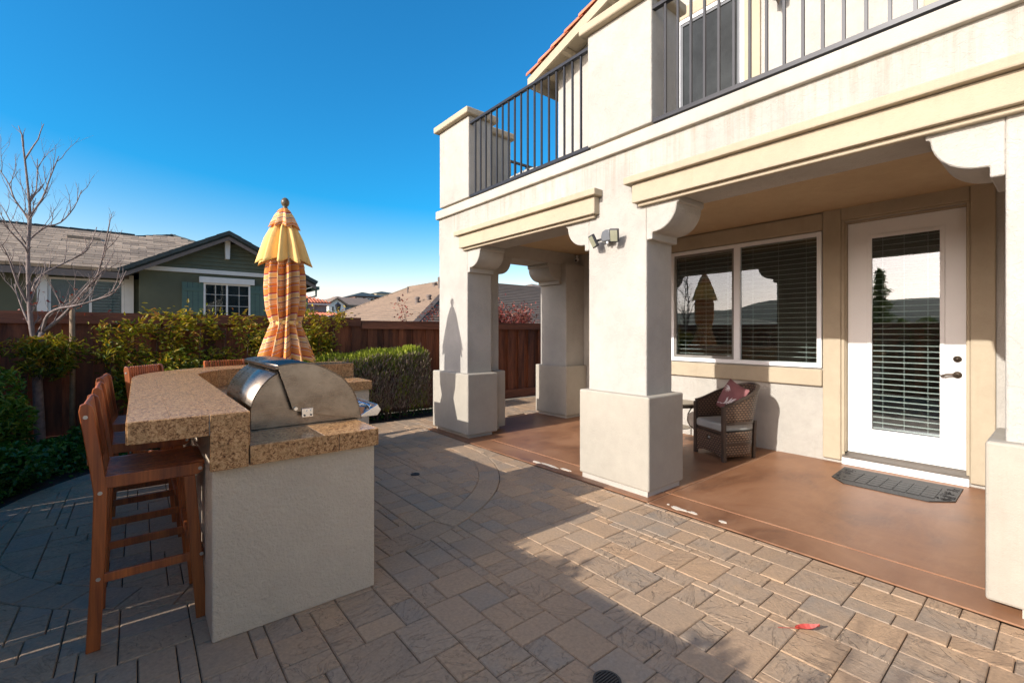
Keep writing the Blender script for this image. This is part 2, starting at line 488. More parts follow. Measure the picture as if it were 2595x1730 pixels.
def wicker_mat():
    m, nt, b, out = new_mat('wicker')
    u = N(nt, 'UVMap'); u.uv_map = 'UVMap'
    sp = N(nt, 'SeparateXYZ'); nt.links.new(u.outputs[0], sp.inputs[0])
    U = mth(nt, 'MULTIPLY', sp.outputs[0], 24.0)       # about 26 mm per strand pair
    V = mth(nt, 'MULTIPLY', sp.outputs[1], 40.0)
    row = mth(nt, 'FLOOR', V)
    sh = mth(nt, 'MULTIPLY', mth(nt, 'MODULO', row, 2.0), 0.5)
    fu = mth(nt, 'FRACT', mth(nt, 'ADD', U, sh)); fv = mth(nt, 'FRACT', V)
    hu = mth(nt, 'SINE', mth(nt, 'MULTIPLY', fu, math.pi)); hv = mth(nt, 'SINE', mth(nt, 'MULTIPLY', fv, math.pi))
    h = mth(nt, 'MULTIPLY', mth(nt, 'POWER', hu, 0.6), mth(nt, 'POWER', hv, 0.7))
    n = noise(nt, pos(nt), 30.0, 3)
    c = ramp(nt, h, [(0.15, (0.016, 0.010, 0.007)), (0.5, (0.085, 0.052, 0.033)), (0.95, (0.20, 0.125, 0.078))])
    c = mix(nt, 0.3, c, n, 'OVERLAY')
    nt.links.new(c, b.inputs['Base Color'])
    b.inputs['Roughness'].default_value = 0.45
    bump(nt, b, h, 0.55, 0.006)
    return m
M['wicker'] = wicker_mat()
M['wicker_frame'] = simple('wicker_frame', (0.075, 0.055, 0.042), 0.45, 0.3)

def canopy_mat():
    m, nt, b, out = new_mat('striped_canvas')
    u = N(nt, 'UVMap'); u.uv_map = 'UVMap'
    sp = N(nt, 'SeparateXYZ'); nt.links.new(u.outputs[0], sp.inputs[0])
    V = mth(nt, 'FRACT', mth(nt, 'MULTIPLY', sp.outputs[1], 1 / 0.235))
    Or = (0.80, 0.33, 0.075); Ye = (0.86, 0.57, 0.21); Pe = (0.84, 0.50, 0.24); Re = (0.50, 0.085, 0.07); Wh = (0.86, 0.80, 0.70); Ma = (0.28, 0.04, 0.04)
    c = ramp(nt, V, [(0.0, Or), (0.26, Re), (0.33, Wh), (0.355, Ye), (0.55, Wh), (0.57, Ma), (0.605, Pe), (0.80, Wh), (0.82, Or), (0.93, Re), (0.965, Wh), (0.985, Or)], 'CONSTANT')
    n = noise(nt, pos(nt), 7.0, 3)
    c = mix(nt, 0.12, c, n, 'OVERLAY')
    nt.links.new(c, b.inputs['Base Color'])
    b.inputs['Roughness'].default_value = 0.85
    t = N(nt, 'BsdfTranslucent'); nt.links.new(c, t.inputs['Color'])
    ms = N(nt, 'MixShader'); ms.inputs[0].default_value = 0.25
    nt.links.new(b.outputs[0], ms.inputs[1]); nt.links.new(t.outputs[0], ms.inputs[2]); nt.links.new(ms.outputs[0], out.inputs[0])
    bump(nt, b, noise(nt, pos(nt), 300, 2), 0.15, 0.002)
    return m
M['canvas'] = canopy_mat()
M['canvas_yellow'] = simple('yellow_canvas', (0.84, 0.53, 0.17), 0.85, var=0.05, bmp=0.15, bscale=300)
M['finial'] = simple('finial_wood', (0.10, 0.075, 0.04), 0.4, var=0.3, vscale=25)

# ================================================================== the setting
def sheet(name, x0, x1, y0, y1, z, m, kind='structure'):
    o = MB().add([(x0, y0, z), (x1, y0, z), (x1, y1, z), (x0, y1, z)], [(0, 1, 2, 3)]).build(name, m)
    tag(o, kind=kind); return o
sheet('ground', -1500, 1500, -1500, 1500, -0.09, M['ground'])

def hill():
    xs = np.linspace(-260, 320, 60); ys = np.concatenate([np.linspace(41, 135, 28), np.linspace(142, 320, 14)])
    V = []
    for y in ys:
        for x in xs:
            z = 0.115 * (min(y, 135) - 41) - max(0, y - 135) * 0.10
            z += 0.5 * math.sin(x * 0.045 + 1) * min(1, (y - 41) / 40) - 0.1
            V.append((x, y, z - 0.1))
    nx = len(xs); F = [(j * nx + i, j * nx + i + 1, (j + 1) * nx + i + 1, (j + 1) * nx + i) for j in range(len(ys) - 1) for i in range(nx - 1)]
    me = raw_mesh('hillside', V, F, smooth=True); me.materials.append(M['hill'])
    o = bpy.data.objects.new('hillside', me); COL.objects.link(o); tag(o, kind='structure')
    # the low ridge far off on the sun side, seen mirrored in the door glass
    V = []; ys = np.linspace(-1500, 2200, 120)
    for d, s in ((-800, 0.0), (-1000, 1.0), (-1300, 0.4)):
        for y in ys:
            h = 56 + 9 * math.sin(y * 0.006) + 6 * math.sin(y * 0.017 + 2) + 3 * math.sin(y * 0.05)
            V.append((d, y, -1 + s * h))
    n = len(ys); F = [(j * n + i, (j + 1) * n + i, (j + 1) * n + i + 1, j * n + i + 1) for j in range(2) for i in range(n - 1)]
    me = raw_mesh('ridge', V, F, smooth=True); me.materials.append(M['hill'])
    o = bpy.data.objects.new('far_ridge', me); COL.objects.link(o); tag(o, kind='structure')
hill()

# ---- paving: modular stone pavers laid round a ring
CX, CY, RI, RO = 1.1, 4.82, 1.87, 2.075
paving = sheet('paving', -1.3, 8.6, -2.2, 7.62, -0.016, M['sand'])
U = 0.0675
SLAB_X = 3.285
def in_field(x, y):
    if y < 6.0 and x > SLAB_X: return False
    if x > 8.4 or x < -1.0 or y < -1.6: return False
    d = math.hypot(x - CX, y - CY)
    if x < CX and y > CY and d > RO: return False
    if y > (6.88 if x < 4.35 else 7.55): return False
    return True
BAR_BODY = lambda x, y: (0.40 < x < 0.90 and 2.70 < y < 4.8) or (0.6 < x < 1.85 and 5.08 < y < 5.5)
def clip(poly, nx, ny, d):          # keep n.p <= d
    out = []
    for i in range(len(poly)):
        a, b = poly[i], poly[(i + 1) % len(poly)]
        da, db = a[0] * nx + a[1] * ny - d, b[0] * nx + b[1] * ny - d
        if da <= 0: out.append(a)
        if da * db < 0:
            t = da / (da - db); out.append((a[0] + t * (b[0] - a[0]), a[1] + t * (b[1] - a[1])))
    return out
def parea(p): return 0.5 * abs(sum(p[i][0] * p[(i + 1) % len(p)][1] - p[(i + 1) % len(p)][0] * p[i][1] for i in range(len(p))))
def lay():
    pr = random.Random(5)
    x0, y0 = -1.215, -2.0
    nx, ny = int((8.5 - x0) / U), int((7.7 - y0) / U)
    used = np.zeros((nx, ny), bool); polys = []
    sizes = [(4, 4)] * 3 + [(4, 3)] * 6 + [(3, 4)] * 4 + [(3, 3)] * 6 + [(3, 2)] * 4 + [(2, 3)] * 3 + [(4, 2)] * 2
    fall = [(3, 3), (3, 2), (2, 3), (2, 2), (2, 1), (1, 2), (1, 1)]
    for j in range(ny):
        for i in range(nx):
            if used[i, j]: continue
            opts = sizes[:]; pr.shuffle(opts); opts = opts[:7] + [(3, 4), (4, 3)] + fall
            for (w, h) in opts:
                if i + w <= nx and j + h <= ny and not used[i:i + w, j:j + h].any(): break
            used[i:i + w, j:j + h] = True
            x, y = x0 + i * U, y0 + j * U
            polys.append([(x, y), (x + w * U, y), (x + w * U, y + h * U), (x, y + h * U)])
    out = []
    for p in polys:
        cx = sum(q[0] for q in p) / 4; cy = sum(q[1] for q in p) / 4
        ds = [math.hypot(q[0] - CX, q[1] - CY) for q in p]
        L = math.hypot(cx - CX, cy - CY) or 1; n = ((cx - CX) / L, (cy - CY) / L); c0 = n[0] * CX + n[1] * CY
        cands = []
        if max(ds) <= RI: cands.append((p, False))
        elif min(ds) >= RO + 0.002: cands.append((p, False))
        else:
            if min(ds) < RI: cands.append((clip(p, n[0], n[1], c0 + RI), True))
            if max(ds) > RO: cands.append((clip(p, -n[0], -n[1], -(c0 + RO)), True))
        for (q, cut) in cands:
            if len(q) < 3: continue
            # straight borders: slab edge, bed edge
            for (a, b, d) in ((1, 0, SLAB_X if cy < 6 else 9.0), (0, 1, 6.88 if cx < 4.35 else 7.55)):
                r2 = clip(q, a, b, d)
                if len(r2) >= 3 and abs(parea(r2) - parea(q)) > 1e-6: cut = True
                q = r2
                if len(q) < 3: break
            if len(q) < 3 or parea(q) < 0.0012: continue
            mx = sum(v[0] for v in q) / len(q); my = sum(v[1] for v in q) / len(q)
            if not in_field(mx, my) or BAR_BODY(mx, my): continue
            out.append((q, cut))
    k = 46
    for i in range(k):
        a0, a1 = 2 * math.pi * i / k, 2 * math.pi * (i + 1) / k
        q = [(CX + RI * math.cos(a0), CY + RI * math.sin(a0)), (CX + RO * math.cos(a0), CY + RO * math.sin(a0)),
             (CX + RO * math.cos((a0 + a1) / 2), CY + RO * math.sin((a0 + a1) / 2)),
             (CX + RO * math.cos(a1), CY + RO * math.sin(a1)), (CX + RI * math.cos(a1), CY + RI * math.sin(a1)), (CX + RI * math.cos((a0 + a1) / 2), CY + RI * math.sin((a0 + a1) / 2))]
        mx = sum(v[0] for v in q) / 6; my = sum(v[1] for v in q) / 6
        if mx > SLAB_X - 0.05: continue
        out.append((q, True))
    return out
def paver_solid(q, gap=0.0020, ch=0.0042):
    """closed stone with a chamfered top; q centred on its own origin"""
    n = len(q)
    if sum(q[i][0] * q[(i + 1) % n][1] - q[(i + 1) % n][0] * q[i][1] for i in range(n)) < 0: q = q[::-1]
    def inset(d):
        o = []
        for i in range(n):
            a, b, c = Vector(q[i - 1]), Vector(q[i]), Vector(q[(i + 1) % n])
            e1 = (b - a).normalized(); e2 = (c - b).normalized()
            n1 = Vector((-e1.y, e1.x)); n2 = Vector((-e2.y, e2.x)); bis = n1 + n2
            k = d / max(0.35, bis.length_squared / 2)
            o.append(b + bis * k)
        return o
    lo, hi = inset(gap), inset(gap + ch)
    vs = [(p.x, p.y, -0.05) for p in lo] + [(p.x, p.y, -0.005) for p in lo] + [(p.x, p.y, 0.0) for p in hi]
    fs = [tuple(range(2 * n, 3 * n))]
    for i in range(n):
        j = (i + 1) % n
        fs.append((i, j, n + j, n + i)); fs.append((n + i, n + j, 2 * n + j, 2 * n + i))
    return vs, fs
def build_paving():
    P = lay(); items = []
    s, c = math.sin(YAW), math.cos(YAW)
    for (q, cut) in P:
        mx = sum(v[0] for v in q) / len(q); my = sum(v[1] for v in q) / len(q)
        dep = mx * s + my * c; lat = mx * c - my * s
        vis = dep > 0.9 and abs(lat / dep) < 1.2 and EYE / dep < 0.86
        hidden = (my > 6.0 and mx > 3.2)
        items.append(((parea(q) / max(dep, 0.3) ** 3 if vis else 0) * (0.2 if hidden else 1), q, cut, mx, my))
    items.sort(key=lambda t: -t[0])
    cache = {}; rest = MB(); tones = []
    for k, (sc, q, cut, mx, my) in enumerate(items):
        loc = [(v[0] - mx, v[1] - my) for v in q]
        dz = rnd.uniform(-0.0018, 0.0018)
        if k < 300 and sc > 0:
            key = None if cut else tuple(round(v, 4) for p in loc for v in p)
            if key is None or key not in cache:
                vs, fs = paver_solid(loc); me = MB().add(vs, fs).mesh('paver'); me.materials.append(M['paver'])
                if key is not None: cache[key] = me
            else: me = cache[key]
            o = piece('paver', me, None, paving, (mx, my, dz), (rnd.uniform(-.004, .004), rnd.uniform(-.004, .004), 0))
        else:
            vs, fs = paver_solid(loc); rest.add([(x + mx, y + my, z + dz) for x, y, z in vs], fs); tones += [rnd.random()] * len(vs)
    o = rest.build('far_pavers', M['paver'], paving); tag(o, kind='stuff')
    a = o.data.attributes.new('tone', 'FLOAT', 'POINT'); a.data.foreach_set('value', np.array(tones, dtype=np.float32))
build_paving()

# terrace behind the camera, unseen, added to bounce warm light into the shade
sheet('bounce_terrace', -14, 12, -24, -1.62, -0.02, M['bounce_terrace'])
# ---- planting bed behind the ring
def bed():
    pts = [(-1.50, -2.0), (-1.02, -2.0), (-1.02, 4.82)]
    for k in range(0, 25):
        a = math.pi - k / 24 * math.pi / 2
        pts.append((CX + (RO + 0.012) * math.cos(a), CY + (RO + 0.012) * math.sin(a)))
    pts += [(4.35, 6.90), (4.35, 7.64), (-1.50, 7.64)]
    m = MB().prism(pts, 'z', -0.06, -0.012); return tag(m.build('planting_bed', M['soil']), kind='structure')
bed()

# ---- patio slab: tinted concrete panels parted by tooled joints
slab = MB().box(SLAB_X, 5.90, -1.6, 5.97, -0.08, 0.004).build('patio_slab', simple('joint_concrete', (0.42, 0.27, 0.17), 0.8))
tag(slab, kind='structure')
g = 0.006
for (x0, x1, y0, y1) in ((SLAB_X, 3.605, -1.6, 2.235), (SLAB_X, 3.605, 2.235, 5.97), (3.605, 5.90, -1.6, 2.235), (3.605, 5.90, 2.235, 5.97)):
    MB().box(x0 + (g if x0 > 3.3 else 0), x1 - (g if x1 < 5.8 else 0), y0 + (g if y0 > 0 else 0), y1 - (g if y1 < 5 else 0), -0.02, 0.012).build('slab_panel', M['slab'], slab, bevel=0.004, seg=1)
def patch(x, y, rx, ry, seed):
    q = random.Random(seed); n = 14; k = [q.uniform(0.6, 1.15) for _ in range(n)]
    pts = [(x + rx * k[i] * math.cos(2 * math.pi * i / n), y + ry * k[i] * math.sin(2 * math.pi * i / n)) for i in range(n)]
    MB().prism(pts, 'z', 0.0, 0.0155).build('bare_patch', M['concrete_patch'], slab)
for i, (x, y, rx, ry) in enumerate(((3.365, 2.10, .012, .012), (3.346, 1.995, .028, .075), (3.356, 1.88, .018, .045), (3.368, 1.651, .022, .03), (3.36, 3.69, .025, .08), (3.375, 3.50, .022, .13), (3.40, 3.30, .02, .08))):
    patch(x, y, rx, ry, i)

# ================================================================== the house
house = thing('stucco_house', 'cream stucco house with covered patio, balcony above and square piers', 'house', (5.9, 2.0, 0))
S, T, C = M['stucco'], M['stucco_tan'], M['trim']
# ground floor wall round the window and the door
w = MB()
w.box(5.90, 6.10, 3.624, 5.95, 0, 3.05)
w.box(5.90, 6.10, 1.765, 3.624, 0, 1.02); w.box(5.90, 6.10, 1.765, 3.624, 2.54, 3.05)
w.box(5.90, 6.10, 1.575, 1.765, 0, 3.05); w.box(5.90, 6.10, 0.60, 1.575, 2.60, 3.05); w.box(5.90, 6.10, -1.6, 0.60, 0, 3.05)
w.build('patio_wall', S, house)
# rooms behind the glass
r = MB(); r.box(9.2, 9.3, -1.6, 5.9, 0, 2.8); r.box(6.1, 9.2, -1.6, 5.9, -0.02, 0.06); r.box(6.1, 9.2, -1.6, 5.9, 2.78, 2.84); r.box(6.1, 9.2, 5.8, 5.9, 0.06, 2.78); r.box(6.1, 9.2, -1.6, -1.5, 0.06, 2.78)
r.build('room_shell', M['room'], house)
r = MB(); r.box(9.2, 9.3, -1.6, 5.9, 3.15, 6.0); r.box(6.1, 9.2, -1.6, 5.9, 3.06, 3.16); r.box(6.1, 9.2, -1.6, 5.9, 5.9, 5.96)
r.build('upper_room_shell', M['room'], house)
# trims on the patio wall
MB().box(5.862, 5.90, 1.587, 1.757, 0.045, 2.782).build('door_trim', C, house, bevel=0.012)
MB().box(5.862, 5.90, 0.435, 0.597, 0.045, 2.782).build('door_trim', C, house, bevel=0.012)
MB().box(5.862, 5.90, 0.599, 1.585, 2.622, 2.782).build('door_trim', C, house, bevel=0.012)
MB().box(5.866, 5.90, 1.759, 3.80, 2.548, 2.738).build('window_trim', C, house, bevel=0.012)
MB().box(5.85, 5.90, 1.759, 3.80, 0.822, 1.008).build('window_trim', C, house, bevel=0.014)
MB().box(5.866, 5.90, 3.632, 3.80, 1.010, 2.546).build('window_trim', C, house, bevel=0.012)
# patio ceiling, upper facade band over the openings
MB().box(3.852, 5.90, -1.6, 5.40, 2.75, 2.80).build('patio_ceiling', M['soffit'], house)
MB().box(3.44, 3.85, -1.6, 5.91, 2.55, 3.07).build('facade_wall', S, house)
MB().box(3.852, 5.90, 5.40, 5.91, 2.55, 3.07).build('facade_wall', S, house)
MB().box(3.852, 5.90, -1.6, 5.40, 2.98, 3.14).build('balcony_floor', M['ledge'], house)
l = MB(); l.box(3.40, 3.95, -1.6, 5.95, 3.07, 3.19); l.box(3.952, 5.90, 5.40, 5.95, 3.07, 3.19)
l.build('balcony_ledge', M['ledge'], house, bevel=0.01)

def inflate(rects, d): return [(a - d, b + d, c - d, e + d) for (a, b, c, e) in rects]
def lshape(x0, x1, xa, y0, ya, y1):       # L plan: main leg x0..x1,y0..y1 ; arm to xa for y>ya
    return [(x0, y0), (x1, y0), (x1, ya), (xa, ya), (xa, y1), (x0, y1)]
def rect(x0, x1, y0, y1): return [(x0, y0), (x1, y0), (x1, y1), (x0, y1)]
def round_plan(plan, r=0.012):
    out = []; n = len(plan)
    for i in range(n):
        a, b, c = Vector(plan[i - 1]), Vector(plan[i]), Vector(plan[(i + 1) % n])
        e1 = (a - b).normalized(); e2 = (c - b).normalized()
        out += [tuple(b + e1 * r), tuple(b + (e1 + e2) * r * 0.30), tuple(b + e2 * r)]
    return out
def pier(plan, plinth, base, top=2.55):
    p = MB().prism(round_plan(plan), 'z', 0.80, top).build('pier', S, house)
    MB().prism(plinth, 'z', 0.055, 0.865).build('plinth', T, p, bevel=0.014, seg=2)
    MB().prism(base, 'z', 0.0, 0.056).build('footing', M['ledge'], p)
    return p
pA = pier(lshape(3.44, 3.85, 4.10, 5.17, 5.33, 5.91), lshape(3.365, 3.862, 4.165, 5.045, 5.255, 5.97), lshape(3.41, 3.80, 4.10, 5.09, 5.32, 5.93))
pB = pier(rect(3.44, 3.845, 2.36, 3.02), rect(3.365, 3.912, 2.285, 3.075), rect(3.372, 3.87, 2.30, 3.04))
pC = pier(rect(5.47, 5.90, 5.29, 5.91), rect(5.405, 5.90, 5.225, 5.97), rect(5.44, 5.90, 5.26, 5.93))
pD = pier(rect(3.44, 3.85, -0.55, 0.222), rect(3.365, 3.912, -0.62, 0.288), rect(3.378, 3.87, -0.58, 0.16))
def corbel(par, axis, at0, sgn, a0, a1, col=None):
    """ovolo bracket: flat fillet, quarter round, small step; leaves the shaft at coordinate at0 in direction sgn"""
    prof = [(0, 2.226), (0.056, 2.226), (0.056, 2.285)]
    for k in range(13):
        t = math.pi / 2 * (1 - k / 12)
        prof.append((0.075 + 0.213 * math.cos(t), 2.492 - 0.205 * math.sin(t)))
    prof += [(0.312, 2.500), (0.312, 2.549), (0, 2.549)]
    pts = [(at0 + sgn * d, z) for (d, z) in prof]
    MB().prism(pts, axis, a0, a1).build('corbel', col or S, par, bevel=0.006, seg=1)
corbel(pA, 'x', 5.171, -1, 3.442, 3.848); corbel(pB, 'x', 3.019, 1, 3.442, 3.843); corbel(pB, 'x', 2.361, -1, 3.442, 3.843); corbel(pD, 'x', 0.221, 1, 3.442, 3.848)
corbel(pA, 'y', 4.099, 1, 5.402, 5.908); corbel(pC, 'y', 5.471, -1, 5.402, 5.908)
# house runs on unseen to the right; wing added for warm bounce light
ew = MB(); ew.box(3.44, 9.3, -9.0, -1.602, 0, 6.2); ew.build('bounce_wing', S, house)
MB().prism([(3.0, 6.2), (6.4, 7.4), (9.8, 6.2), (9.8, 6.3), (6.4, 7.5), (3.0, 6.3)], 'y', -9.4, -3.75).build('wing_roof', M['tile_red'], house)
# projecting lintel beams with cornices
def beam(y0, y1, c0, c1):
    b = MB().box(3.362, 3.442, y0, y1, 2.552, 2.716).build('lintel_beam', C, house, bevel=0.008)
    k = MB(); k.box(3.318, 3.442, c0, c1, 2.718, 2.782)
    k.build('cornice', C, b, bevel=0.01)
    MB().box(3.400, 3.442, y0 + 0.035, y1 - 0.035, 2.522, 2.5515).build('fillet', C, b, bevel=0.005, seg=1)
    return b
beam(2.885, 5.259, 2.845, 5.327)
beam(-1.6, 2.458, -1.6, 2.518)
# parapet pillars with caps
def pillar(plan, capplan, basep):
    p = MB().prism(plan, 'z', 3.238, 4.335).build('parapet_pillar', S, house, bevel=0.012)
    MB().prism(basep, 'z', 3.19, 3.239).build('pillar_foot', M['trim'], p)
    MB().prism(capplan, 'z', 4.336, 4.425).build('pillar_cap', C, p, bevel=0.018, seg=3)
pillar(lshape(3.44, 3.85, 4.40, 5.14, 5.42, 5.90), lshape(3.372, 3.91, 4.46, 5.08, 5.36, 5.965), lshape(3.48, 3.82, 4.36, 5.18, 5.46, 5.86))
pillar(rect(3.44, 3.85, 2.31, 3.035), rect(3.372, 3.91, 2.245, 3.10), rect(3.48, 3.82, 2.35, 2.995))
# railings
def railing(y0, y1, n, x=3.475, zb=3.235, zt=4.245, along='y'):
    def bx(m, a0, a1, h, z0, z1):
        if along == 'y': m.box(x - h, x + h, a0, a1, z0, z1)
        else: m.box(a0, a1, x - h, x + h, z0, z1)
        return m
    rl = bx(MB(), y0, y1, 0.022, zt - 0.03, zt).build('balcony_railing', M['iron'], house)
    bx(MB(), y0, y1, 0.020, zb, zb + 0.032).build('bottom_rail', M['iron'], rl)
    b = MB().box(-0.009, 0.009, -0.009, 0.009, zb + 0.030, zt - 0.028).mesh('baluster'); b.materials.append(M['iron'])
    for i in range(n):
        a = y0 + (i + 1) * (y1 - y0) / (n + 1)
        piece('baluster', b, None, rl, (x, a, 0) if along == 'y' else (a, x, 0))
railing(3.036, 5.139, 17)
railing(-1.5, 2.309, 32)
railing(4.402, 5.895, 12, 5.86, 3.235, 4.245, 'x')
# upper wall, gable and roof
uw = MB(); uw.box(5.90, 6.10, 3.535, 5.90, 3.14, 5.98); uw.box(5.90, 6.10, 2.605, 3.535, 5.76, 5.98); uw.box(5.90, 6.10, 0.745, 2.605, 3.14, 5.98); uw.box(5.90, 6.10, -1.6, 0.745, 5.76, 5.98)
RIDGE_Y, EAVE_Y, EAVE_Z, PITCH = 1.3, 6.27, 5.99, 0.31
zr = lambda y: EAVE_Z + PITCH * (EAVE_Y - abs(y - RIDGE_Y) - RIDGE_Y)
uw.prism([(5.90, 5.981), (5.90, zr(5.90) - 0.02), (RIDGE_Y, zr(RIDGE_Y) - 0.02), (-1.6, zr(-1.6) - 0.02), (-1.6, 5.981)], 'x', 5.90, 6.10)
uw.build('upper_wall', S, house)
roof = MB().prism([(EAVE_Y, EAVE_Z), (RIDGE_Y, zr(RIDGE_Y)), (-3.7, EAVE_Z), (-3.7, EAVE_Z + 0.04), (RIDGE_Y, zr(RIDGE_Y) + 0.04), (EAVE_Y, EAVE_Z + 0.04)], 'x', 5.53, 12.0).build('roof', M['trim'], house)
MB().prism([(EAVE_Y, EAVE_Z + 0.042), (RIDGE_Y, zr(RIDGE_Y) + 0.042), (-3.7, EAVE_Z + 0.042), (-3.7, EAVE_Z + 0.09), (RIDGE_Y, zr(RIDGE_Y) + 0.09), (EAVE_Y, EAVE_Z + 0.09)], 'x', 5.60, 12.0).build('tile_bed', M['tile_red'], roof)
MB().prism([(EAVE_Y + .01, EAVE_Z - 0.13), (EAVE_Y + .01, EAVE_Z + 0.03), (RIDGE_Y, zr(RIDGE_Y) + 0.03), (RIDGE_Y, zr(RIDGE_Y) - 0.13)], 'x', 5.49, 5.528).build('barge_board', C, roof)
MB().prism([(-3.7, EAVE_Z - 0.13), (-3.7, EAVE_Z + 0.03), (RIDGE_Y - .003, zr(RIDGE_Y) + 0.03), (RIDGE_Y - .003, zr(RIDGE_Y) - 0.13)], 'x', 5.49, 5.528).build('barge_board', C, roof)
MB().box(5.53, 12.0, EAVE_Y - 0.03, EAVE_Y + 0.005, EAVE_Z - 0.14, EAVE_Z - 0.003).build('eave_board', C, roof)
for y in (5.95, 5.45, 4.95, 4.45):
    MB().box(5.53, 5.90, y - 0.035, y + 0.035, zr(y) - 0.11, zr(y) - 0.015).build('rafter_tail', C, roof)
def rake_tile():
    m = MB(); n = 9; L = 0.40; prof0, prof1 = [], []
    for k in range(n):
        t = math.pi * k / (n - 1)
        prof0.append((-0.115 * math.cos(t), 0.115 * math.sin(t))); prof1.append((-0.098 * math.cos(t), 0.098 * math.sin(t)))
    vs = [(p[0], 0, p[1]) for p in prof0] + [(p[0], L, p[1]) for p in prof1] + [(p[0] * .86, 0, p[1] * .86) for p in prof0] + [(p[0] * .86, L, p[1] * .86) for p in prof1]
    fs = []
    for k in range(n - 1):
        fs += [(k, k + 1, n + k + 1, n + k), (2 * n + k, 3 * n + k, 3 * n + k + 1, 2 * n + k + 1), (k, 2 * n + k, 2 * n + k + 1, k + 1), (n + k, n + k + 1, 3 * n + k + 1, 3 * n + k)]
    fs += [(0, n, 3 * n, 2 * n), (n - 1, 3 * n - 1, 4 * n - 1, 2 * n - 1)]
    m.add(vs, fs); me = m.mesh('rake_tile'); me.materials.append(M['tile_red']); return me
rt = rake_tile(); sl = math.atan(PITCH)
for k in range(15):      # lower end of each tile laps over the one below it
    d = k * 0.335
    y = EAVE_Y + 0.02 - d * math.cos(sl); z = EAVE_Z + 0.055 + d * math.sin(sl)
    piece('rake_tile', rt, None, roof, (5.575, y, z + 0.02), (sl - 0.045, 0, math.pi), (1, 1, 1))

# patio window with sliding sash and venetian blind
win = MB()
for b in ((5.868, 5.935, 1.768, 1.815, 1.024, 2.536), (5.868, 5.935, 3.575, 3.621, 1.024, 2.536), (5.868, 5.935, 1.815, 3.575, 1.024, 1.075), (5.868, 5.935, 1.815, 3.575, 2.490, 2.536), (5.870, 5.933, 2.660, 2.735, 1.075, 2.490)):
    win.box(*b)
window = win.build('window', M['vinyl'], house, bevel=0.004, seg=1)
sash = MB()
for b in ((5.885, 5.925, 2.736, 2.765, 1.076, 2.489), (5.885, 5.925, 3.545, 3.574, 1.076, 2.489), (5.885, 5.925, 2.765, 3.545, 1.076, 1.11), (5.885, 5.925, 2.765, 3.545, 2.455, 2.489)): sash.box(*b)
sash.build('sash', simple('sash_grey', (0.18, 0.17, 0.15), 0.5), window)
MB().box(5.898, 5.904, 1.816, 2.659, 1.076, 2.489).build('pane', M['glass'], window)
MB().box(5.898, 5.904, 2.766, 3.544, 1.111, 2.454).build('pane', M['glass'], window)
MB().box(5.945, 6.10, 1.770, 3.62, 0.985, 1.019).build('inner_sill', M['white'], window)
slat = MB(); slat.add([(-0.024, 0, -0.004), (0.0, 0, 0.002), (0.024, 0, 0.004), (-0.024, 1, -0.004), (0.0, 1, 0.002), (0.024, 1, 0.004), (-0.024, 0, -0.007), (0.0, 0, -0.001), (0.024, 0, 0.001), (-0.024, 1, -0.007), (0.0, 1, -0.001), (0.024, 1, 0.001)],
    [(0, 1, 4, 3), (1, 2, 5, 4), (9, 10, 7, 6), (10, 11, 8, 7), (0, 3, 9, 6), (2, 8, 11, 5), (0, 6, 7, 1), (1, 7, 8, 2), (3, 4, 10, 9), (4, 5, 11, 10)])
sm = slat.mesh('blind_slat'); sm.materials.append(M['slat'])
for (y0, y1) in ((1.80, 2.69), (2.705, 3.60)):
    for k in range(25):
        piece('blind_slat', sm, None, window, (5.995, y0, 1.075 + k * 0.0575), (0, R(8), 0), (1, y1 - y0, 1))
    for y in (y0 + 0.15, (y0 + y1) / 2, y1 - 0.15):
        MB().box(5.968, 5.970, y - 0.0015, y + 0.0015, 1.06, 2.52).build('blind_cord', M['slat'], window)
    MB().box(5.96, 6.03, y0, y1, 2.492, 2.535).build('blind_headrail', M['slat'], window)

# glazed patio door
dj = MB()
for b in ((5.905, 5.998, 1.548, 1.574, 0.137, 2.585), (5.905, 5.998, 0.601, 0.627, 0.137, 2.585), (5.905, 5.998, 0.601, 1.574, 2.587, 2.599)): dj.box(*b)
for b in ((5.875, 5.904, 1.556, 1.586, 0.06, 2.606), (5.875, 5.904, 0.598, 0.622, 0.06, 2.606), (5.875, 5.904, 0.598, 1.586, 2.607, 2.621)): dj.box(*b)
door = dj.build('door_frame', C, house, bevel=0.004, seg=1)
dp = MB(); X0, X1 = 5.960, 6.000
for b in ((X0, X1, 1.352, 1.546, 0.140, 2.583), (X0, X1, 0.629, 0.795, 0.140, 2.583), (X0, X1, 0.795, 1.352, 0.140, 0.392), (X0, X1, 0.795, 1.352, 2.418, 2.583)): dp.box(*b)
dp.build('door_panel', M['white'], door)
df = MB(); f0, f1 = 5.948, 5.962
for b in ((f0, f1, 1.335, 1.372, 0.372, 2.438), (f0, f1, 0.775, 0.812, 0.372, 2.438), (f0, f1, 0.812, 1.335, 0.372, 0.409), (f0, f1, 0.812, 1.335, 2.401, 2.438)): df.box(*b)
df.build('glazing_bead', M['white'], door, bevel=0.004)
MB().box(5.962, 5.967, 0.813, 1.334, 0.410, 2.400).build('pane', M['glass_door'], door)
for k in range(35):
    piece('blind_slat', sm, None, door, (5.988, 0.815, 0.425 + k * 0.0575), (0, R(6), 0), (0.42, 0.517, 1))
for y in (0.90, 1.08, 1.25): MB().box(5.975, 5.977, y - 0.0015, y + 0.0015, 0.42, 2.40).build('blind_cord', M['slat'], door)
t = MB(); t.prism([(5.855, 0.085), (5.855, 0.108), (5.905, 0.120), (5.945, 0.124), (5.945, 0.136), (6.0, 0.137), (6.0, 0.085)], 'y', 0.602, 1.573)
t.build('threshold', M['sill_metal'], door)
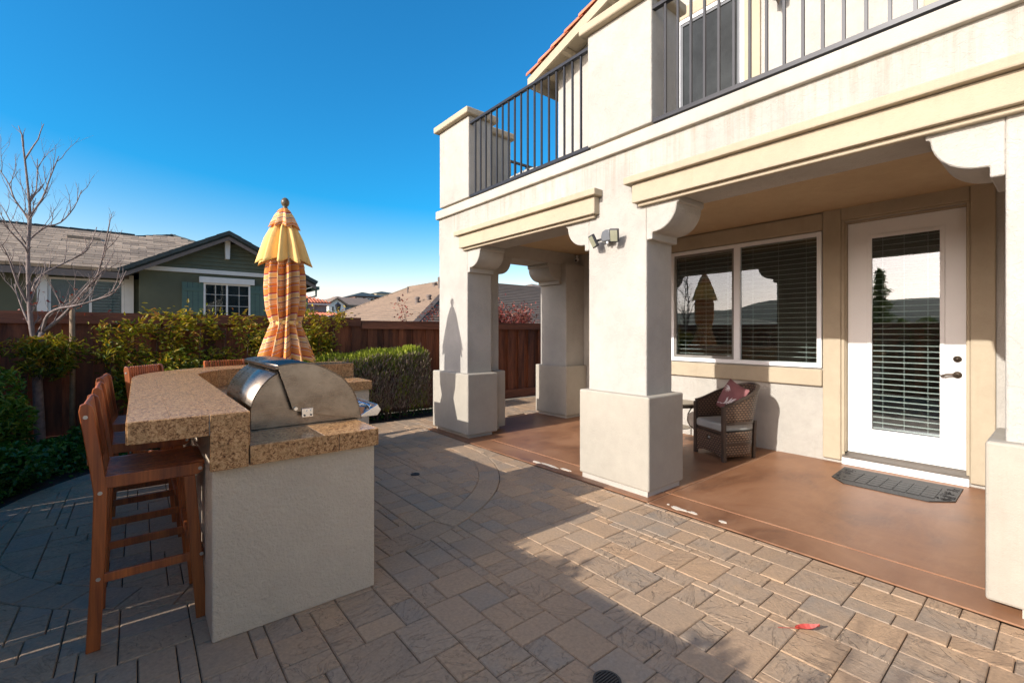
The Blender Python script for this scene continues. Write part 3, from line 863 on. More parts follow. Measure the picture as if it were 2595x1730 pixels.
MB().box(5.850, 5.902, 0.600, 1.575, 0.013, 0.084).build('riser_board', M['white'], door, bevel=0.004)
hd = MB()
def disc(m, c, r, d, n=20):
    prof = [(0.001, 0), (r * .7, 0), (r * .78, d * .35), (r, d * .6), (r, d)]
    vs = [(c[0] + x, c[1] + rr * math.cos(2 * math.pi * k / n), c[2] + rr * math.sin(2 * math.pi * k / n)) for (rr, x) in prof for k in range(n)]
    fs = [(i * n + k, i * n + (k + 1) % n, (i + 1) * n + (k + 1) % n, (i + 1) * n + k) for i in range(len(prof) - 1) for k in range(n)]
    m.add(vs, fs)
disc(hd, (5.940, 0.690, 1.021), 0.033, 0.020)
hd.tube([(5.945, 0.690, 1.021), (5.912, 0.690, 1.021), (5.905, 0.72, 1.028), (5.905, 0.76, 1.022), (5.907, 0.795, 1.008), (5.908, 0.805, 1.012)], [0.013, 0.012, 0.011, 0.010, 0.009, 0.006], 10)
hd.build('door_handle', M['bronze'], door, smooth=True)
db = MB(); disc(db, (5.940, 0.690, 1.169), 0.031, 0.020); disc(db, (5.932, 0.690, 1.169), 0.014, 0.012)
db.build('deadbolt', M['bronze'], door, smooth=True)

# upstairs sliding doors
def slider(y0, y1, z0=3.17, z1=5.76):
    s = MB(); h = 0.055
    for b in ((5.872, 5.94, y0 + .002, y0 + h, z0, z1 - .002), (5.872, 5.94, y1 - h, y1 - .002, z0, z1 - .002), (5.872, 5.94, y0 + h, y1 - h, z1 - h, z1 - .002), (5.872, 5.94, y0 + h, y1 - h, z0, z0 + 0.05)): s.box(*b)
    o = s.build('sliding_door', M['vinyl'], house, bevel=0.004, seg=1)
    i = MB(); q = h + 0.035
    for b in ((5.885, 5.93, y0 + h, y0 + q, z0 + .05, z1 - h), (5.885, 5.93, y1 - q, y1 - h, z0 + .05, z1 - h), (5.885, 5.93, y0 + q, y1 - q, z1 - q, z1 - h), (5.885, 5.93, y0 + q, y1 - q, z0 + .05, z0 + .1)): i.box(*b)
    i.build('screen_frame', M['grey_plastic'], o)
    MB().box(5.900, 5.906, y0 + q, y1 - q, z0 + .1, z1 - q).build('pane', M['glass_dark'], o)
    MB().box(5.93, 5.935, y0 + q, y1 - q, z0 + .1, z1 - q).build('screen', M['screen'], o)
    for (a, b_) in ((y0 - 0.19, y0 - 0.001), (y1 + 0.001, y1 + 0.17)):
        MB().box(5.865, 5.90, a, b_, 3.142, z1 + 0.17).build('door_trim', C, o, bevel=0.01)
    MB().box(5.866, 5.90, y0, y1, z1 + 0.001, z1 + 0.168).build('door_trim', C, o, bevel=0.01)
slider(2.605, 3.535)
slider(-0.6, 0.745)

# ================================================================== outdoor bar
bar = thing('outdoor_bar', 'curved outdoor bar of grey stucco with speckled granite counters', 'bar counter', (0.7, 3.8, 0))
GR = M['granite']
def arc(r, a0, a1, n): return [(CX + r * math.cos(a0 + (a1 - a0) * k / n), CY + r * math.sin(a0 + (a1 - a0) * k / n)) for k in range(n + 1)]
# stucco body: straight leg, round corner and back leg
RA, RB = CX - 0.405, CX + 0.037          # raised counter: inner and outer radius
body = [(0.262, 2.482), (1.030, 2.482), (1.030, 4.93), (1.985, 4.93), (1.985, 5.80)] + arc(CX - 0.262, math.pi / 2, math.pi, 14)
MB().prism(body, 'z', 0, 0.795).build('bar_body', M['bar_stucco'], bar, bevel=0.008)
upper = [(0.262, 2.484), (0.40, 2.484)] + arc(CX - 0.400, math.pi, math.pi / 2, 14) + [(1.985, CY + CX - 0.400), (1.985, 5.80)] + arc(CX - 0.262, math.pi / 2, math.pi, 14)
MB().prism(upper, 'z', 0.7951, 0.955).build('bar_upstand', M['bar_stucco'], bar)
# raised counter: grout bed and granite tiles with mitred nosing
raised = [(-0.033, 2.454), (0.402, 2.454)] + arc(RA + 0.003, math.pi, math.pi / 2, 18) + [(2.020, CY + RA + 0.003), (2.020, CY + RB - 0.004)] + arc(RB - 0.004, math.pi / 2, math.pi, 24)
rc = MB().prism(raised, 'z', 0.957, 1.0488).build('raised_counter', M['grout'], bar)
def tile(poly, z0, z1, par, gap=0.0012, bev=0.003):
    n = len(poly)
    if sum(poly[i][0] * poly[(i + 1) % n][1] - poly[(i + 1) % n][0] * poly[i][1] for i in range(n)) < 0: poly = poly[::-1]
    cx = sum(p[0] for p in poly) / n; cy = sum(p[1] for p in poly) / n
    q = []
    for i in range(n):
        a, b, c = Vector(poly[i - 1]), Vector(poly[i]), Vector(poly[(i + 1) % n])
        e1 = (b - a).normalized(); e2 = (c - b).normalized(); bis = Vector((-e1.y, e1.x)) + Vector((-e2.y, e2.x))
        q.append(b + bis * (gap / max(.3, bis.length_squared / 2)))
    MB().prism([(p.x, p.y) for p in q], 'z', z0, z1).build('granite_tile', GR, par, bevel=bev, seg=2)
ZT0, ZT1 = 1.030, 1.0505
xs = [-0.036, 0.11, 0.26, 0.405]
y = 2.452
offs = [0.0, 0.15, 0.30]
for c3 in range(3):
    y = 2.452; first = True
    while y < CY - 0.02:
        L = 0.445 if not first else 0.445 - offs[c3] * 0.9
        y2 = min(CY, y + L)
        if CY - y2 < 0.12: y2 = CY
        tile([(xs[c3], y + .0030), (xs[c3 + 1], y + .0030), (xs[c3 + 1], y2 - .0030), (xs[c3], y2 - .0030)], ZT0, ZT1, rc, 0.0003, 0.0012)
        y = y2; first = False
radii = [RA + 0.001, RA + 0.145, RA + 0.295, RB - 0.001]
for c3 in range(3):
    k = 4; a0 = math.pi / 2
    for i in range(k):
        s0 = a0 + (math.pi / 2) * (i + 0.0) / k; s1 = a0 + (math.pi / 2) * (i + 1.0) / k
        tile(arc(radii[c3], s0 + .002, s1 - .002, 5) + arc(radii[c3 + 1], s1 - .002, s0 + .002, 5), ZT0, ZT1, rc, 0.0003, 0.0012)
for c3 in range(3):
    x = CX; ends = [1.30 + 0.12 * c3, 1.72 + 0.08 * c3, 2.024]
    for e in ends:
        tile([(x, CY + radii[c3]), (e, CY + radii[c3]), (e, CY + radii[c3 + 1]), (x, CY + radii[c3 + 1])], ZT0, ZT1, rc); x = e
def face_tiles(par, pts, z0, z1, th=0.012, bev=0.002):
    """granite facing slabs standing on a plan polyline; outside is to the right of travel"""
    for i in range(len(pts) - 1):
        a, b = Vector(pts[i]), Vector(pts[i + 1]); d = (b - a).normalized(); nrm = Vector((d.y, -d.x))
        a2, b2 = a + d * 0.001, b - d * 0.001
        q = [a2, b2, b2 + nrm * th, a2 + nrm * th]
        MB().prism([(p.x, p.y) for p in q], 'z', z0, z1).build('granite_facing', GR, par, bevel=bev, seg=1)
face_tiles(rc, [(-0.036, 2.450), (0.248, 2.450)], 0.957, 1.0498, 0.004)
face_tiles(rc, [(0.250, 2.450), (0.404, 2.450)], 0.793, 1.0498, 0.006)
MB().box(0.252, 0.402, 2.4505, 2.483, 0.795, 0.956).build('granite_backing', GR, rc)
face_tiles(rc, [(-0.035, CY), (-0.035, 4.2), (-0.035, 3.6), (-0.035, 3.0), (-0.035, 2.452)][::1], 0.957, 1.0498, 0.004)
face_tiles(rc, arc(RB - 0.003, math.pi / 2, math.pi, 10), 0.957, 1.0498, 0.004)
face_tiles(rc, [(0.404, 2.452), (0.404, 3.0), (0.404, 3.6), (0.404, 4.2), (0.404, CY)], 0.889, 1.0498, 0.006)
face_tiles(rc, arc(RA + 0.002, math.pi, math.pi / 2, 10), 0.889, 1.0498, 0.006)
face_tiles(rc, [(CX, CY + RA + 0.002), (1.5, CY + RA + 0.002), (2.021, CY + RA + 0.002)], 0.889, 1.0498, 0.006)
face_tiles(rc, [(2.020, CY + RA), (2.020, CY + RB)], 0.889, 1.0498, 0.006)
# low working counter
low = [(0.412, 2.454), (1.034, 2.454), (1.034, 4.905), (2.0, 4.905), (2.0, CY + RA - 0.005)] + arc(RA - 0.005, math.pi / 2, math.pi, 14)
lc = MB().prism(low, 'z', 0.797, 0.8855).build('low_counter', M['grout'], bar)
LZ0, LZ1 = 0.868, 0.8875
for (x0, x1, y0, y1) in ((0.412, 0.75, 2.452, 2.79), (0.75, 1.036, 2.452, 2.79), (0.412, 1.036, 2.79, 3.70), (0.412, 0.75, 3.70, 4.25), (0.75, 1.036, 3.70, 4.25), (0.412, 0.75, 4.25, CY), (0.75, 1.036, 4.25, 4.905), (1.036, 1.52, 4.907, 5.51), (1.52, 2.002, 4.907, 5.51)):
    tile([(x0, y0), (x1, y0), (x1, y1), (x0, y1)], LZ0, LZ1, lc)
tile([(0.75, 4.905), (1.036, 4.905), (1.036, 5.51)] + arc(RA - 0.006, math.pi / 2 + 0.05, math.pi - 0.02, 10) + [(0.412, CY), (0.75, CY)], LZ0, LZ1, lc)
face_tiles(lc, [(0.408, 2.451), (0.822, 2.451), (1.034, 2.451)], 0.795, 0.8868, 0.005)
face_tiles(lc, [(1.036, 2.452), (1.036, 3.05), (1.036, 3.65), (1.036, 4.25), (1.036, 4.90)], 0.795, 0.8868, 0.005)
face_tiles(lc, [(1.045, 4.904), (1.5, 4.904), (2.0, 4.904)], 0.795, 0.8868, 0.005)
face_tiles(lc, [(2.002, 4.905), (2.002, 5.51)], 0.795, 0.8868, 0.005)

# ---- built-in grill
grill = thing('gas_grill', 'stainless steel built-in grill with domed hood on the bar', 'grill', (0.76, 3.2, 0.888))
ST = M['steel']; G0, G1 = 2.80, 3.65
rear = [(0.471, 0.935), (0.471, 0.975), (0.473, 1.015), (0.483, 1.058), (0.504, 1.100), (0.533, 1.140), (0.568, 1.174), (0.612, 1.202), (0.66, 1.222)]
prof_r = rear + [(0.76, 1.236), (0.86, 1.205), (0.95, 1.13), (1.02, 1.02), (1.045, 0.935)]
for (a, b) in ((G0, G0 + 0.012), (G1 - 0.012, G1)):
    MB().prism([(0.471, 0.893)] + [(x, z - 0.004) for (x, z) in prof_r] + [(1.048, 0.893)], 'y', a, b).build('side_panel', ST, grill, bevel=0.002, seg=1)
def spline2(p, k=6):
    out = []
    for i in range(len(p) - 1):
        a, b, c, d = (Vector(p[max(0, i - 1)]), Vector(p[i]), Vector(p[i + 1]), Vector(p[min(len(p) - 1, i + 2)]))
        for j in range(k):
            t = j / k; out.append(tuple(0.5 * ((2 * b) + (c - a) * t + (2 * a - 5 * b + 4 * c - d) * t * t + (3 * b - a - 3 * c + d) * t ** 3)))
    return out + [tuple(p[-1])]
def sheet_strip(prof, ya, yb):
    n = len(prof)
    return MB().add([(x, ya, z) for (x, z) in prof] + [(x, yb, z) for (x, z) in prof], [(n + i, n + i + 1, i + 1, i) for i in range(n - 1)])
hd_ = sheet_strip(spline2(rear), G0 - 0.004, G1 + 0.004)
for i in range(0):
    (x0, z0), (x1, z1) = rear[i], rear[i + 1]
    hd_.add([(x0, G0 - 0.004, z0), (x1, G0 - 0.004, z1), (x1, G1 + 0.004, z1), (x0, G1 + 0.004, z0)], [(3, 2, 1, 0)])
h = hd_.build('rear_hood', ST, grill, smooth=True)
sd = h.modifiers.new('shell', 'SOLIDIFY'); sd.thickness = 0.004; sd.offset = 0
MB().box(0.463, 0.471, G0, G1, 0.893, 0.934).build('rear_skirt', M['black_plastic'], grill)
# front lid: curved sheet with two quadrant cheeks
lid_arc = [(0.594, 1.234), (0.66, 1.243), (0.728, 1.244), (0.780, 1.237), (0.830, 1.219), (0.890, 1.185), (0.948, 1.145), (0.990, 1.095), (1.021, 1.041), (1.045, 0.965), (1.059, 0.893)]
cheek = spline2(lid_arc, 4) + [(0.90, 0.925), (0.716, 0.971), (0.673, 0.980)]
for (a, b) in ((G0 - 0.040, G0 - 0.033), (G1 + 0.033, G1 + 0.040)):
    MB().prism(cheek, 'y', a, b).build('lid_cheek', ST, grill, bevel=0.0015, seg=1)
ld = sheet_strip(spline2(lid_arc), G0 - 0.040, G1 + 0.040)
for i in range(0):
    (x0, z0), (x1, z1) = lid_arc[i], lid_arc[i + 1]
    ld.add([(x0, G0 - 0.020, z0), (x1, G0 - 0.020, z1), (x1, G1 + 0.02, z1), (x0, G1 + 0.02, z0)], [(3, 2, 1, 0)])
l_ = ld.build('lid', ST, grill, smooth=True); sd = l_.modifiers.new('shell', 'SOLIDIFY'); sd.thickness = 0.005; sd.offset = -1
MB().box(0.580, 0.600, G0 - 0.04, G1 + 0.04, 1.214, 1.2345).build('lid_lip', ST, grill, bevel=0.004)
hb = MB().box(0.717, 0.779, G0 - 0.047, G0 - 0.0405, 0.939, 0.990).build('hinge_plate', M['chrome'], grill, bevel=0.002)
for (x, z, r_) in ((0.747, 0.973, 0.006), (0.768, 0.976, 0.006), (0.732, 0.951, 0.005), (0.766, 0.951, 0.005), (0.685, 0.993, 0.010)):
    b_ = MB().tube([(x, G0 - 0.053, z), (x, G0 - 0.040, z)], r_, 10)
    b_.build('bolt', M['chrome'] if z > .96 else M['black_plastic'], grill)
hn = MB(); hn.tube([(1.155, G0 + 0.06, 0.945), (1.155, G1 - 0.06, 0.945)], 0.014, 12)
for yy in (G0 + 0.10, G1 - 0.10): hn.tube([(1.04, yy, 0.965), (1.155, yy, 0.945)], 0.010, 8)
hn.build('lid_handle', M['chrome'], grill, smooth=True)
MB().prism([(1.05, 0.889), (1.19, 0.889), (1.215, 0.925), (1.19, 0.962), (1.062, 0.895)], 'y', G0 + 0.02, G1 - 0.02).build('control_ledge', M['chrome'], grill, bevel=0.006)
MB().box(0.455, 1.050, G0 - 0.028, G1 + 0.028, 0.888, 0.8925).build('grill_flange', ST, grill)

# ---- closed market umbrella standing through the back leg of the bar
umb = thing('patio_umbrella', 'closed orange and yellow striped patio umbrella standing in the bar', 'umbrella', (1.275, 5.60, 1.05))
UX, UY = 1.275, 5.60
def canopy(name, rings, m, pleats, depth, twist=0.0, n=160, phase=0.0, scallop=0.0, seed=3, lean=0.0, parent=umb):
    q = random.Random(seed); vs = []; uv = []; L = 0.0
    ph = [q.uniform(-0.5, 0.5) for _ in range(16)]
    for i, (z, r0, dp) in enumerate(rings):
        t = i / (len(rings) - 1)
        if i: L += math.hypot(rings[i][0] - rings[i - 1][0], (rings[i][1] - rings[i - 1][1]) * 0.5)
        for k in range(n):
            a = 2 * math.pi * k / n
            aa = a * pleats + phase + twist * t + 0.35 * math.sin(a * 2 + ph[0]) + 0.3 * math.sin(a * 3 + ph[1] + t)
            ph_ = (aa / (2 * math.pi)) % 1.0; w = 1 - 2 * (ph_ / .68 if ph_ < .68 else (1 - ph_) / .32); w = math.copysign(abs(w) ** 0.85, w)
            r = r0 * (1 + dp * depth * w + 0.02 * math.sin(a * 2 + ph[2] + 2 * t))
            zz = z + scallop * t ** 3 * (0.5 - 0.5 * w) * 1.0
            vs.append((UX + lean * (2.8 - z) + r * math.cos(a), UY + r * math.sin(a), zz)); uv.append((k / n, L + dp * (0.02 * math.sin(3.7 * math.floor(aa / (2 * math.pi))) + 0.030 * ph_)))
    fs = [(i * n + k, (i + 1) * n + k, (i + 1) * n + (k + 1) % n, i * n + (k + 1) % n)[::-1] for i in range(len(rings) - 1) for k in range(n)]
    me = MB().add(vs, fs).mesh(name, True)
    ul = me.uv_layers.new(name='UVMap')
    for lp in me.loops: ul.data[lp.index].uv = uv[lp.vertex_index]
    o = bpy.data.objects.new(name, me); me.materials.append(m); COL.objects.link(o); put(o, parent)
    s_ = o.modifiers.new('shell', 'SOLIDIFY'); s_.thickness = 0.003; s_.offset = 0
    return o
canopy('folded_canopy', [(2.36, 0.110, .5), (2.22, 0.150, .8), (2.08, 0.162, 1), (1.92, 0.164, 1), (1.78, 0.162, 1), (1.66, 0.152, 1), (1.57, 0.134, .9), (1.525, 0.126, .8), (1.49, 0.130, .8), (1.42, 0.146, 1), (1.32, 0.172, 1), (1.22, 0.198, 1), (1.14, 0.218, 1), (1.085, 0.232, 1)], M['canvas'], 12, 0.34, twist=2.8, scallop=0.05, lean=0.012)
canopy('valance', [(2.66, 0.075, .5), (2.58, 0.118, .8), (2.46, 0.160, 1), (2.32, 0.196, 1), (2.21, 0.224, 1), (2.165, 0.236, 1)], M['canvas_yellow'], 10, 0.26, scallop=0.07, phase=0.6)
canopy('vent_cap', [(2.805, 0.030, 0), (2.785, 0.056, .4), (2.72, 0.090, .8), (2.64, 0.120, 1), (2.575, 0.143, 1)], M['canvas'], 8, 0.15, scallop=0.035, phase=0.5)
tb = MB(); vs_ = []
for zz in (1.505, 1.545): vs_ += [(UX + 0.014 + 0.140 * math.cos(2 * math.pi * k / 28), UY + 0.140 * math.sin(2 * math.pi * k / 28), zz + 0.006 * math.sin(k)) for k in range(28)]
tb.add(vs_, [(k, (k + 1) % 28, 28 + (k + 1) % 28, 28 + k) for k in range(28)])
t_ = tb.build('tie_band', M['canvas_yellow'], umb, smooth=True); sd = t_.modifiers.new('shell', 'SOLIDIFY'); sd.thickness = 0.004
MB().lathe([(0.012, 0), (0.028, 0.004), (0.030, 0.016), (0.020, 0.028), (0.034, 0.045), (0.044, 0.072), (0.042, 0.095), (0.030, 0.118), (0.014, 0.130), (0.002, 0.134)], (UX + 0.008, UY, 2.797), 20).build('finial', M['finial'], umb, smooth=True)
MB().tube([(UX, UY, 1.051), (UX, UY, 2.80)], 0.02, 12).build('pole', M['teak'], umb)

# ---- bar stools: slatted teak seats and backs
def make_stool(label):
    s = thing('bar_stool', label, 'bar stool', (0, 0, 0), 0, 'teak stools round the bar', local=True)
    W = 0.21                                   # half width (local y); faces +x
    TK = M['teak']
    for sg in (-1, 1):
        y0, y1 = sg * (W - 0.024), sg * W
        post = [(-0.215, 0.0), (-0.165, 0.0), (-0.148, 0.40), (-0.140, 0.70), (-0.152, 0.80), (-0.185, 1.06), (-0.192, 1.092), (-0.212, 1.108), (-0.232, 1.100), (-0.237, 1.07), (-0.200, 0.80), (-0.188, 0.70), (-0.196, 0.40)]
        MB().prism(post, 'y', y0, y1).build('back_leg', TK, s, bevel=0.004)
        MB().prism([(0.190, 0.0), (0.240, 0.0), (0.186, 0.715), (0.138, 0.715)], 'y', y0 * 0.999, y1 * 0.999).build('front_leg', TK, s, bevel=0.004)
        MB().prism([(-0.150, 0.716), (0.195, 0.716), (0.215, 0.728), (0.222, 0.750), (0.214, 0.772), (-0.150, 0.772)], 'y', sg * (W - 0.022), sg * (W - 0.001)).build('seat_rail', TK, s, bevel=0.003)
        MB().box(-0.166, 0.200, sg * (W - 0.020), sg * (W - 0.003), 0.295, 0.335).build('side_rung', TK, s, bevel=0.003)
        for (x, z) in ((-0.214, 1.045), (-0.166, 0.700), (-0.172, 0.317), (0.206, 0.745), (0.212, 0.317)):
            b_ = MB(); n = 12; yy = sg * (W + 0.0025)
            b_.add([(x + 0.0085 * math.cos(2 * math.pi * k / n), yy, z + 0.0085 * math.sin(2 * math.pi * k / n)) for k in range(n)] + [(x + 0.0085 * math.cos(2 * math.pi * k / n), sg * (W - 0.004), z + 0.0085 * math.sin(2 * math.pi * k / n)) for k in range(n)],
                   [tuple(range(n))] + [(k, n + k, n + (k + 1) % n, (k + 1) % n) for k in range(n)])
            b_.build('bolt', M['zinc'], s)
    # seat slats run front to back
    sl_ = MB().prism([(-0.148, 0.764), (-0.02, 0.757), (0.12, 0.760), (0.20, 0.772), (0.228, 0.764), (0.232, 0.748), (0.222, 0.742), (0.12, 0.745), (-0.02, 0.742), (-0.148, 0.748)], 'y', -0.0080, 0.0080).mesh('seat_slat'); sl_.materials.append(TK)
    for k in range(15):
        o = bpy.data.objects.new('seat_slat', sl_); COL.objects.link(o); o.parent = s; b_ = o.modifiers.new('bevel', 'BEVEL'); b_.width = 0.003; b_.segments = 2; o.location = (0, -0.176 + k * 0.02514, 0.012)
    bs = MB().prism([(-0.168, 0.80), (-0.190, 0.95), (-0.203, 1.06), (-0.207, 1.092), (-0.216, 1.102), (-0.226, 1.094), (-0.219, 1.05), (-0.206, 0.95), (-0.184, 0.80)], 'y', -0.0092, 0.0092).mesh('back_slat'); bs.materials.append(TK)
    for k in range(14):
        o = bpy.data.objects.new('back_slat', bs); COL.objects.link(o); o.parent = s; b_ = o.modifiers.new('bevel', 'BEVEL'); b_.width = 0.003; b_.segments = 2; o.location = (0, -0.172 + k * 0.02646, 0.004)
    for (x, z) in ((-0.187, 0.845), (-0.206, 1.03)):
        MB().box(x - 0.024, x - 0.011, -W + 0.025, W - 0.025, z - 0.018, z + 0.018).build('back_rail', TK, s)
    for (x, z, hh) in ((0.213, 0.30, 0.02), (-0.168, 0.45, 0.02), (0.165, 0.69, 0.022), (-0.16, 0.69, 0.022)):
        MB().box(x - 0.009, x + 0.009, -W + 0.025, W - 0.025, z - hh, z + hh).build('cross_rung', TK, s, bevel=0.003)
    for z in (0.19,):
        MB().box(0.150, 0.172, -W + 0.025, W - 0.025, 0.40, 0.44).build('cross_rung', TK, s, bevel=0.003)
    return s
stool_spots = [((0.035, 2.965, 0), 0.0, 'teak bar stool nearest the camera, its whole side in view'),
               ((0.030, 3.735, 0), R(1), 'second teak bar stool from the near end of the counter'),
               ((0.020, 4.480, 0), R(-3), 'third teak bar stool along the straight side of the counter'),
               None, None]
def ring_spot(ang, rad): return (CX + rad * math.cos(ang), CY + rad * math.sin(ang), 0), ang + math.pi
for i, (ang, rad, lab) in enumerate(((R(141), 1.14, 'teak bar stool tucked in at the curved corner of the counter'), (R(104), 1.15, 'teak bar stool behind the counter beside the umbrella'))):
    lc_, rz = ring_spot(ang, rad); stool_spots[3 + i] = (lc_, rz, lab)
proto = make_stool(stool_spots[0][2])
for i, (lc_, rz, lab) in enumerate(stool_spots):
    o = proto if i == 0 else copy_tree(proto)
    o.location = lc_; o.rotation_euler = (0, 0, rz); o['label'] = lab

# ================================================================== things on the covered patio
# wicker armchair, local frame: faces +x, y to its left
ch_f = Vector((-0.911, 0.412, 0)); rz_ch = math.atan2(ch_f.y, ch_f.x)
# front right leg at (4.92,2.40), depth .46, width .46
cc = Vector((4.92, 2.40, 0)) - ch_f * 0.23 + Vector((0.438, 0.899, 0)) * 0.235
chair = thing('wicker_armchair', 'brown wicker barrel armchair with grey seat pad beside the wall', 'armchair', (cc.x, cc.y, 0.012), rz_ch, local=True)
def ushell(name, zlo, zhi, m, thick=0.022, par=chair, flare=0.0):
    """U-shaped woven wall: right front, round the back, left front"""
    path = []
    hw, xf, xb = 0.245, 0.225, -0.02; rb = 0.245
    for k in range(8): path.append((xf + (xb - xf) * k / 8, -hw))
    for k in range(25):
        a = -math.pi / 2 - math.pi * k / 24; path.append((xb + rb * 0.95 * math.cos(a), hw * math.sin(a)))
    for k in range(1, 9): path.append((xb + (xf - xb) * k / 8, hw))
    n = len(path); L = [0]
    for i in range(1, n): L.append(L[-1] + math.dist(path[i], path[i - 1]))
    rows = 8; vs = []; uv = []
    for j in range(rows + 1):
        for i in range(n):
            t = L[i] / L[-1]; z0 = zlo(t); z1 = zhi(t); z = z0 + (z1 - z0) * j / rows
            back = max(0, math.sin(math.pi * t)) ** 2
            sx = -flare * back * (z - 0.4); vs.append((path[i][0] + sx, path[i][1] * (1 + flare * 0.25 * (z - .4)), z)); uv.append((L[i], z))
    fs = [(j * n + i, j * n + i + 1, (j + 1) * n + i + 1, (j + 1) * n + i) for j in range(rows) for i in range(n - 1)]
    me = MB().add(vs, fs).mesh(name, True); ul = me.uv_layers.new(name='UVMap')
    for lp in me.loops: ul.data[lp.index].uv = uv[lp.vertex_index]
    o = bpy.data.objects.new(name, me); me.materials.append(m); COL.objects.link(o); put(o, par)
    s_ = o.modifiers.new('shell', 'SOLIDIFY'); s_.thickness = thick; s_.offset = 0
    return o
top = lambda t: 0.615 + 0.195 * (math.sin(math.pi * t) ** 1.6)
ushell('back_shell', lambda t: 0.425, top, M['wicker'], flare=0.28)
ushell('arm_rim', lambda t: top(t) - 0.012, lambda t: top(t) + 0.010, M['wicker_frame'], 0.036, flare=0.28)
ushell('lower_shell', lambda t: 0.055, lambda t: 0.325, M['wicker'], flare=0.1)
ushell('frame_band', lambda t: 0.405, lambda t: 0.432, M['wicker_frame'], 0.032, flare=0.28)
ushell('frame_band', lambda t: 0.185, lambda t: 0.212, M['wicker_frame'], 0.032, flare=0.1)
for (x, y) in ((0.235, -0.235), (0.235, 0.235)): MB().box(x - 0.02, x + 0.02, y - 0.02, y + 0.02, 0.0, 0.60).build('leg', M['wicker_frame'], chair, bevel=0.005)
for (x, y) in ((-0.215, -0.165), (-0.215, 0.165)): MB().bar((x, y, 0.0), (x - 0.02, y, 0.42), 0.028, 0.028, (1, 0, 0)).build('leg', M['wicker_frame'], chair)
MB().prism([(-0.20, -0.17), (-0.10, -0.215), (0.225, -0.215), (0.225, 0.215), (-0.10, 0.215), (-0.20, 0.17)], 'z', 0.29, 0.318).build('seat_deck', M['wicker_frame'], chair)
MB().prism([(-0.22, -0.14), (-0.17, -0.20), (-0.08, -0.218), (0.235, -0.218), (0.25, -0.20), (0.25, 0.20), (0.235, 0.218), (-0.08, 0.218), (-0.17, 0.20), (-0.22, 0.14)], 'z', 0.320, 0.408).build('seat_pad', M['cushion'], chair, bevel=0.028, seg=4)
# footstool slid in under the seat
def woven_box():
    f = MB(); vs = []; n = 14
    pts = [(-0.205, z) for z in (0.04, 0.285)]
    front = []
    for k in range(n + 1):
        y = -0.205 + 0.41 * k / n; front.append((y, 0.035 + 0.05 * math.sin(math.pi * k / n)))
    # front panel with arched foot and a hand slot
    X = 0.232
    for part in ((0, 5), (5, 9), (9, n)):
        pass
    vs = []; uv = []; fs = []
    for k in range(n + 1):
        y, zb = front[k]
        for z in (zb, 0.205, 0.245, 0.285):
            vs.append((X, y, z)); uv.append((y, z))
    for k in range(n):
        for j in range(3):
            if j == 1 and k in (6, 7): continue
            fs.append((k * 4 + j, (k + 1) * 4 + j, (k + 1) * 4 + j + 1, k * 4 + j + 1))
    me = MB().add(vs, fs).mesh('footstool_front'); ul = me.uv_layers.new(name='UVMap')
    for lp in me.loops: ul.data[lp.index].uv = uv[lp.vertex_index]
    o = bpy.data.objects.new('footstool_front', me); me.materials.append(M['wicker']); COL.objects.link(o); put(o, chair)
    s_ = o.modifiers.new('shell', 'SOLIDIFY'); s_.thickness = 0.014; s_.offset = 1
woven_box()
MB().box(-0.15, 0.21, -0.19, 0.19, 0.06, 0.28).build('footstool_body', M['wicker_frame'], chair)
MB().box(0.229, 0.236, -0.022, 0.022, 0.214, 0.236).build('slot_lining', M['cushion'], chair)

# throw pillow with a printed leaf sprig
pil_m = Matrix.Translation((cc.x, cc.y, 0.012)) @ Matrix.Rotation(rz_ch, 4, 'Z') @ Matrix.Translation((-0.085, -0.015, 0.650)) @ Matrix.Rotation(R(-20), 4, 'Y') @ Matrix.Rotation(R(-17), 4, 'X')
def pil_x(u, v):            # half thickness over the square, u,v in -1..1
    e = max(0, 1 - abs(u) ** 2.6) ** 0.55 * max(0, 1 - abs(v) ** 2.6) ** 0.55
    return 0.075 * e
H = 0.182
pillow = bpy.data.objects.new('throw_pillow', None); COL.objects.link(pillow); pillow.matrix_world = pil_m
pillow.empty_display_size = 0.1
tag(pillow, 'mauve throw pillow with white leaf print on the wicker armchair', 'pillow')
pm = MB(); n = 20
for sgn in (1, -1):
    vs = []
    for i in range(n + 1):
        for j in range(n + 1):
            u, v = -1 + 2 * i / n, -1 + 2 * j / n
            pin = 1 - 0.07 * (1 - abs(u) ** 2) * abs(v) ** 3; pin2 = 1 - 0.07 * (1 - abs(v) ** 2) * abs(u) ** 3
            vs.append((sgn * pil_x(u, v), u * H * pin2, v * H * pin))
    fs = [(i * (n + 1) + j, (i + 1) * (n + 1) + j, (i + 1) * (n + 1) + j + 1, i * (n + 1) + j + 1) for i in range(n) for j in range(n)]
    if sgn < 0: fs = [q[::-1] for q in fs]
    pm.add(vs, fs)
pm.build('cover', M['pillow'], pillow, smooth=True)
def leaf_on_pillow(m, base, ang, L, w):
    d = (math.cos(ang), math.sin(ang)); nrm = (-d[1], d[0]); K = 6
    prof = [0, .55, .95, 1, .8, .45, 0]
    vs = []
    for k in range(K + 1):
        t = k / K
        for s_ in (-1, 1):
            u = base[0] + d[0] * L * t + nrm[0] * s_ * w * prof[k] / 2; v = base[1] + d[1] * L * t + nrm[1] * s_ * w * prof[k] / 2
            vs.append((pil_x(u, v) + 0.0022, -u * H, v * H))
    m.add(vs, [(2 * k, 2 * k + 1, 2 * k + 3, 2 * k + 2)[::-1] for k in range(K)])
pp = MB()
stem = [(0.75, -0.72), (0.42, -0.62), (0.10, -0.55), (-0.22, -0.38), (-0.50, -0.14)]
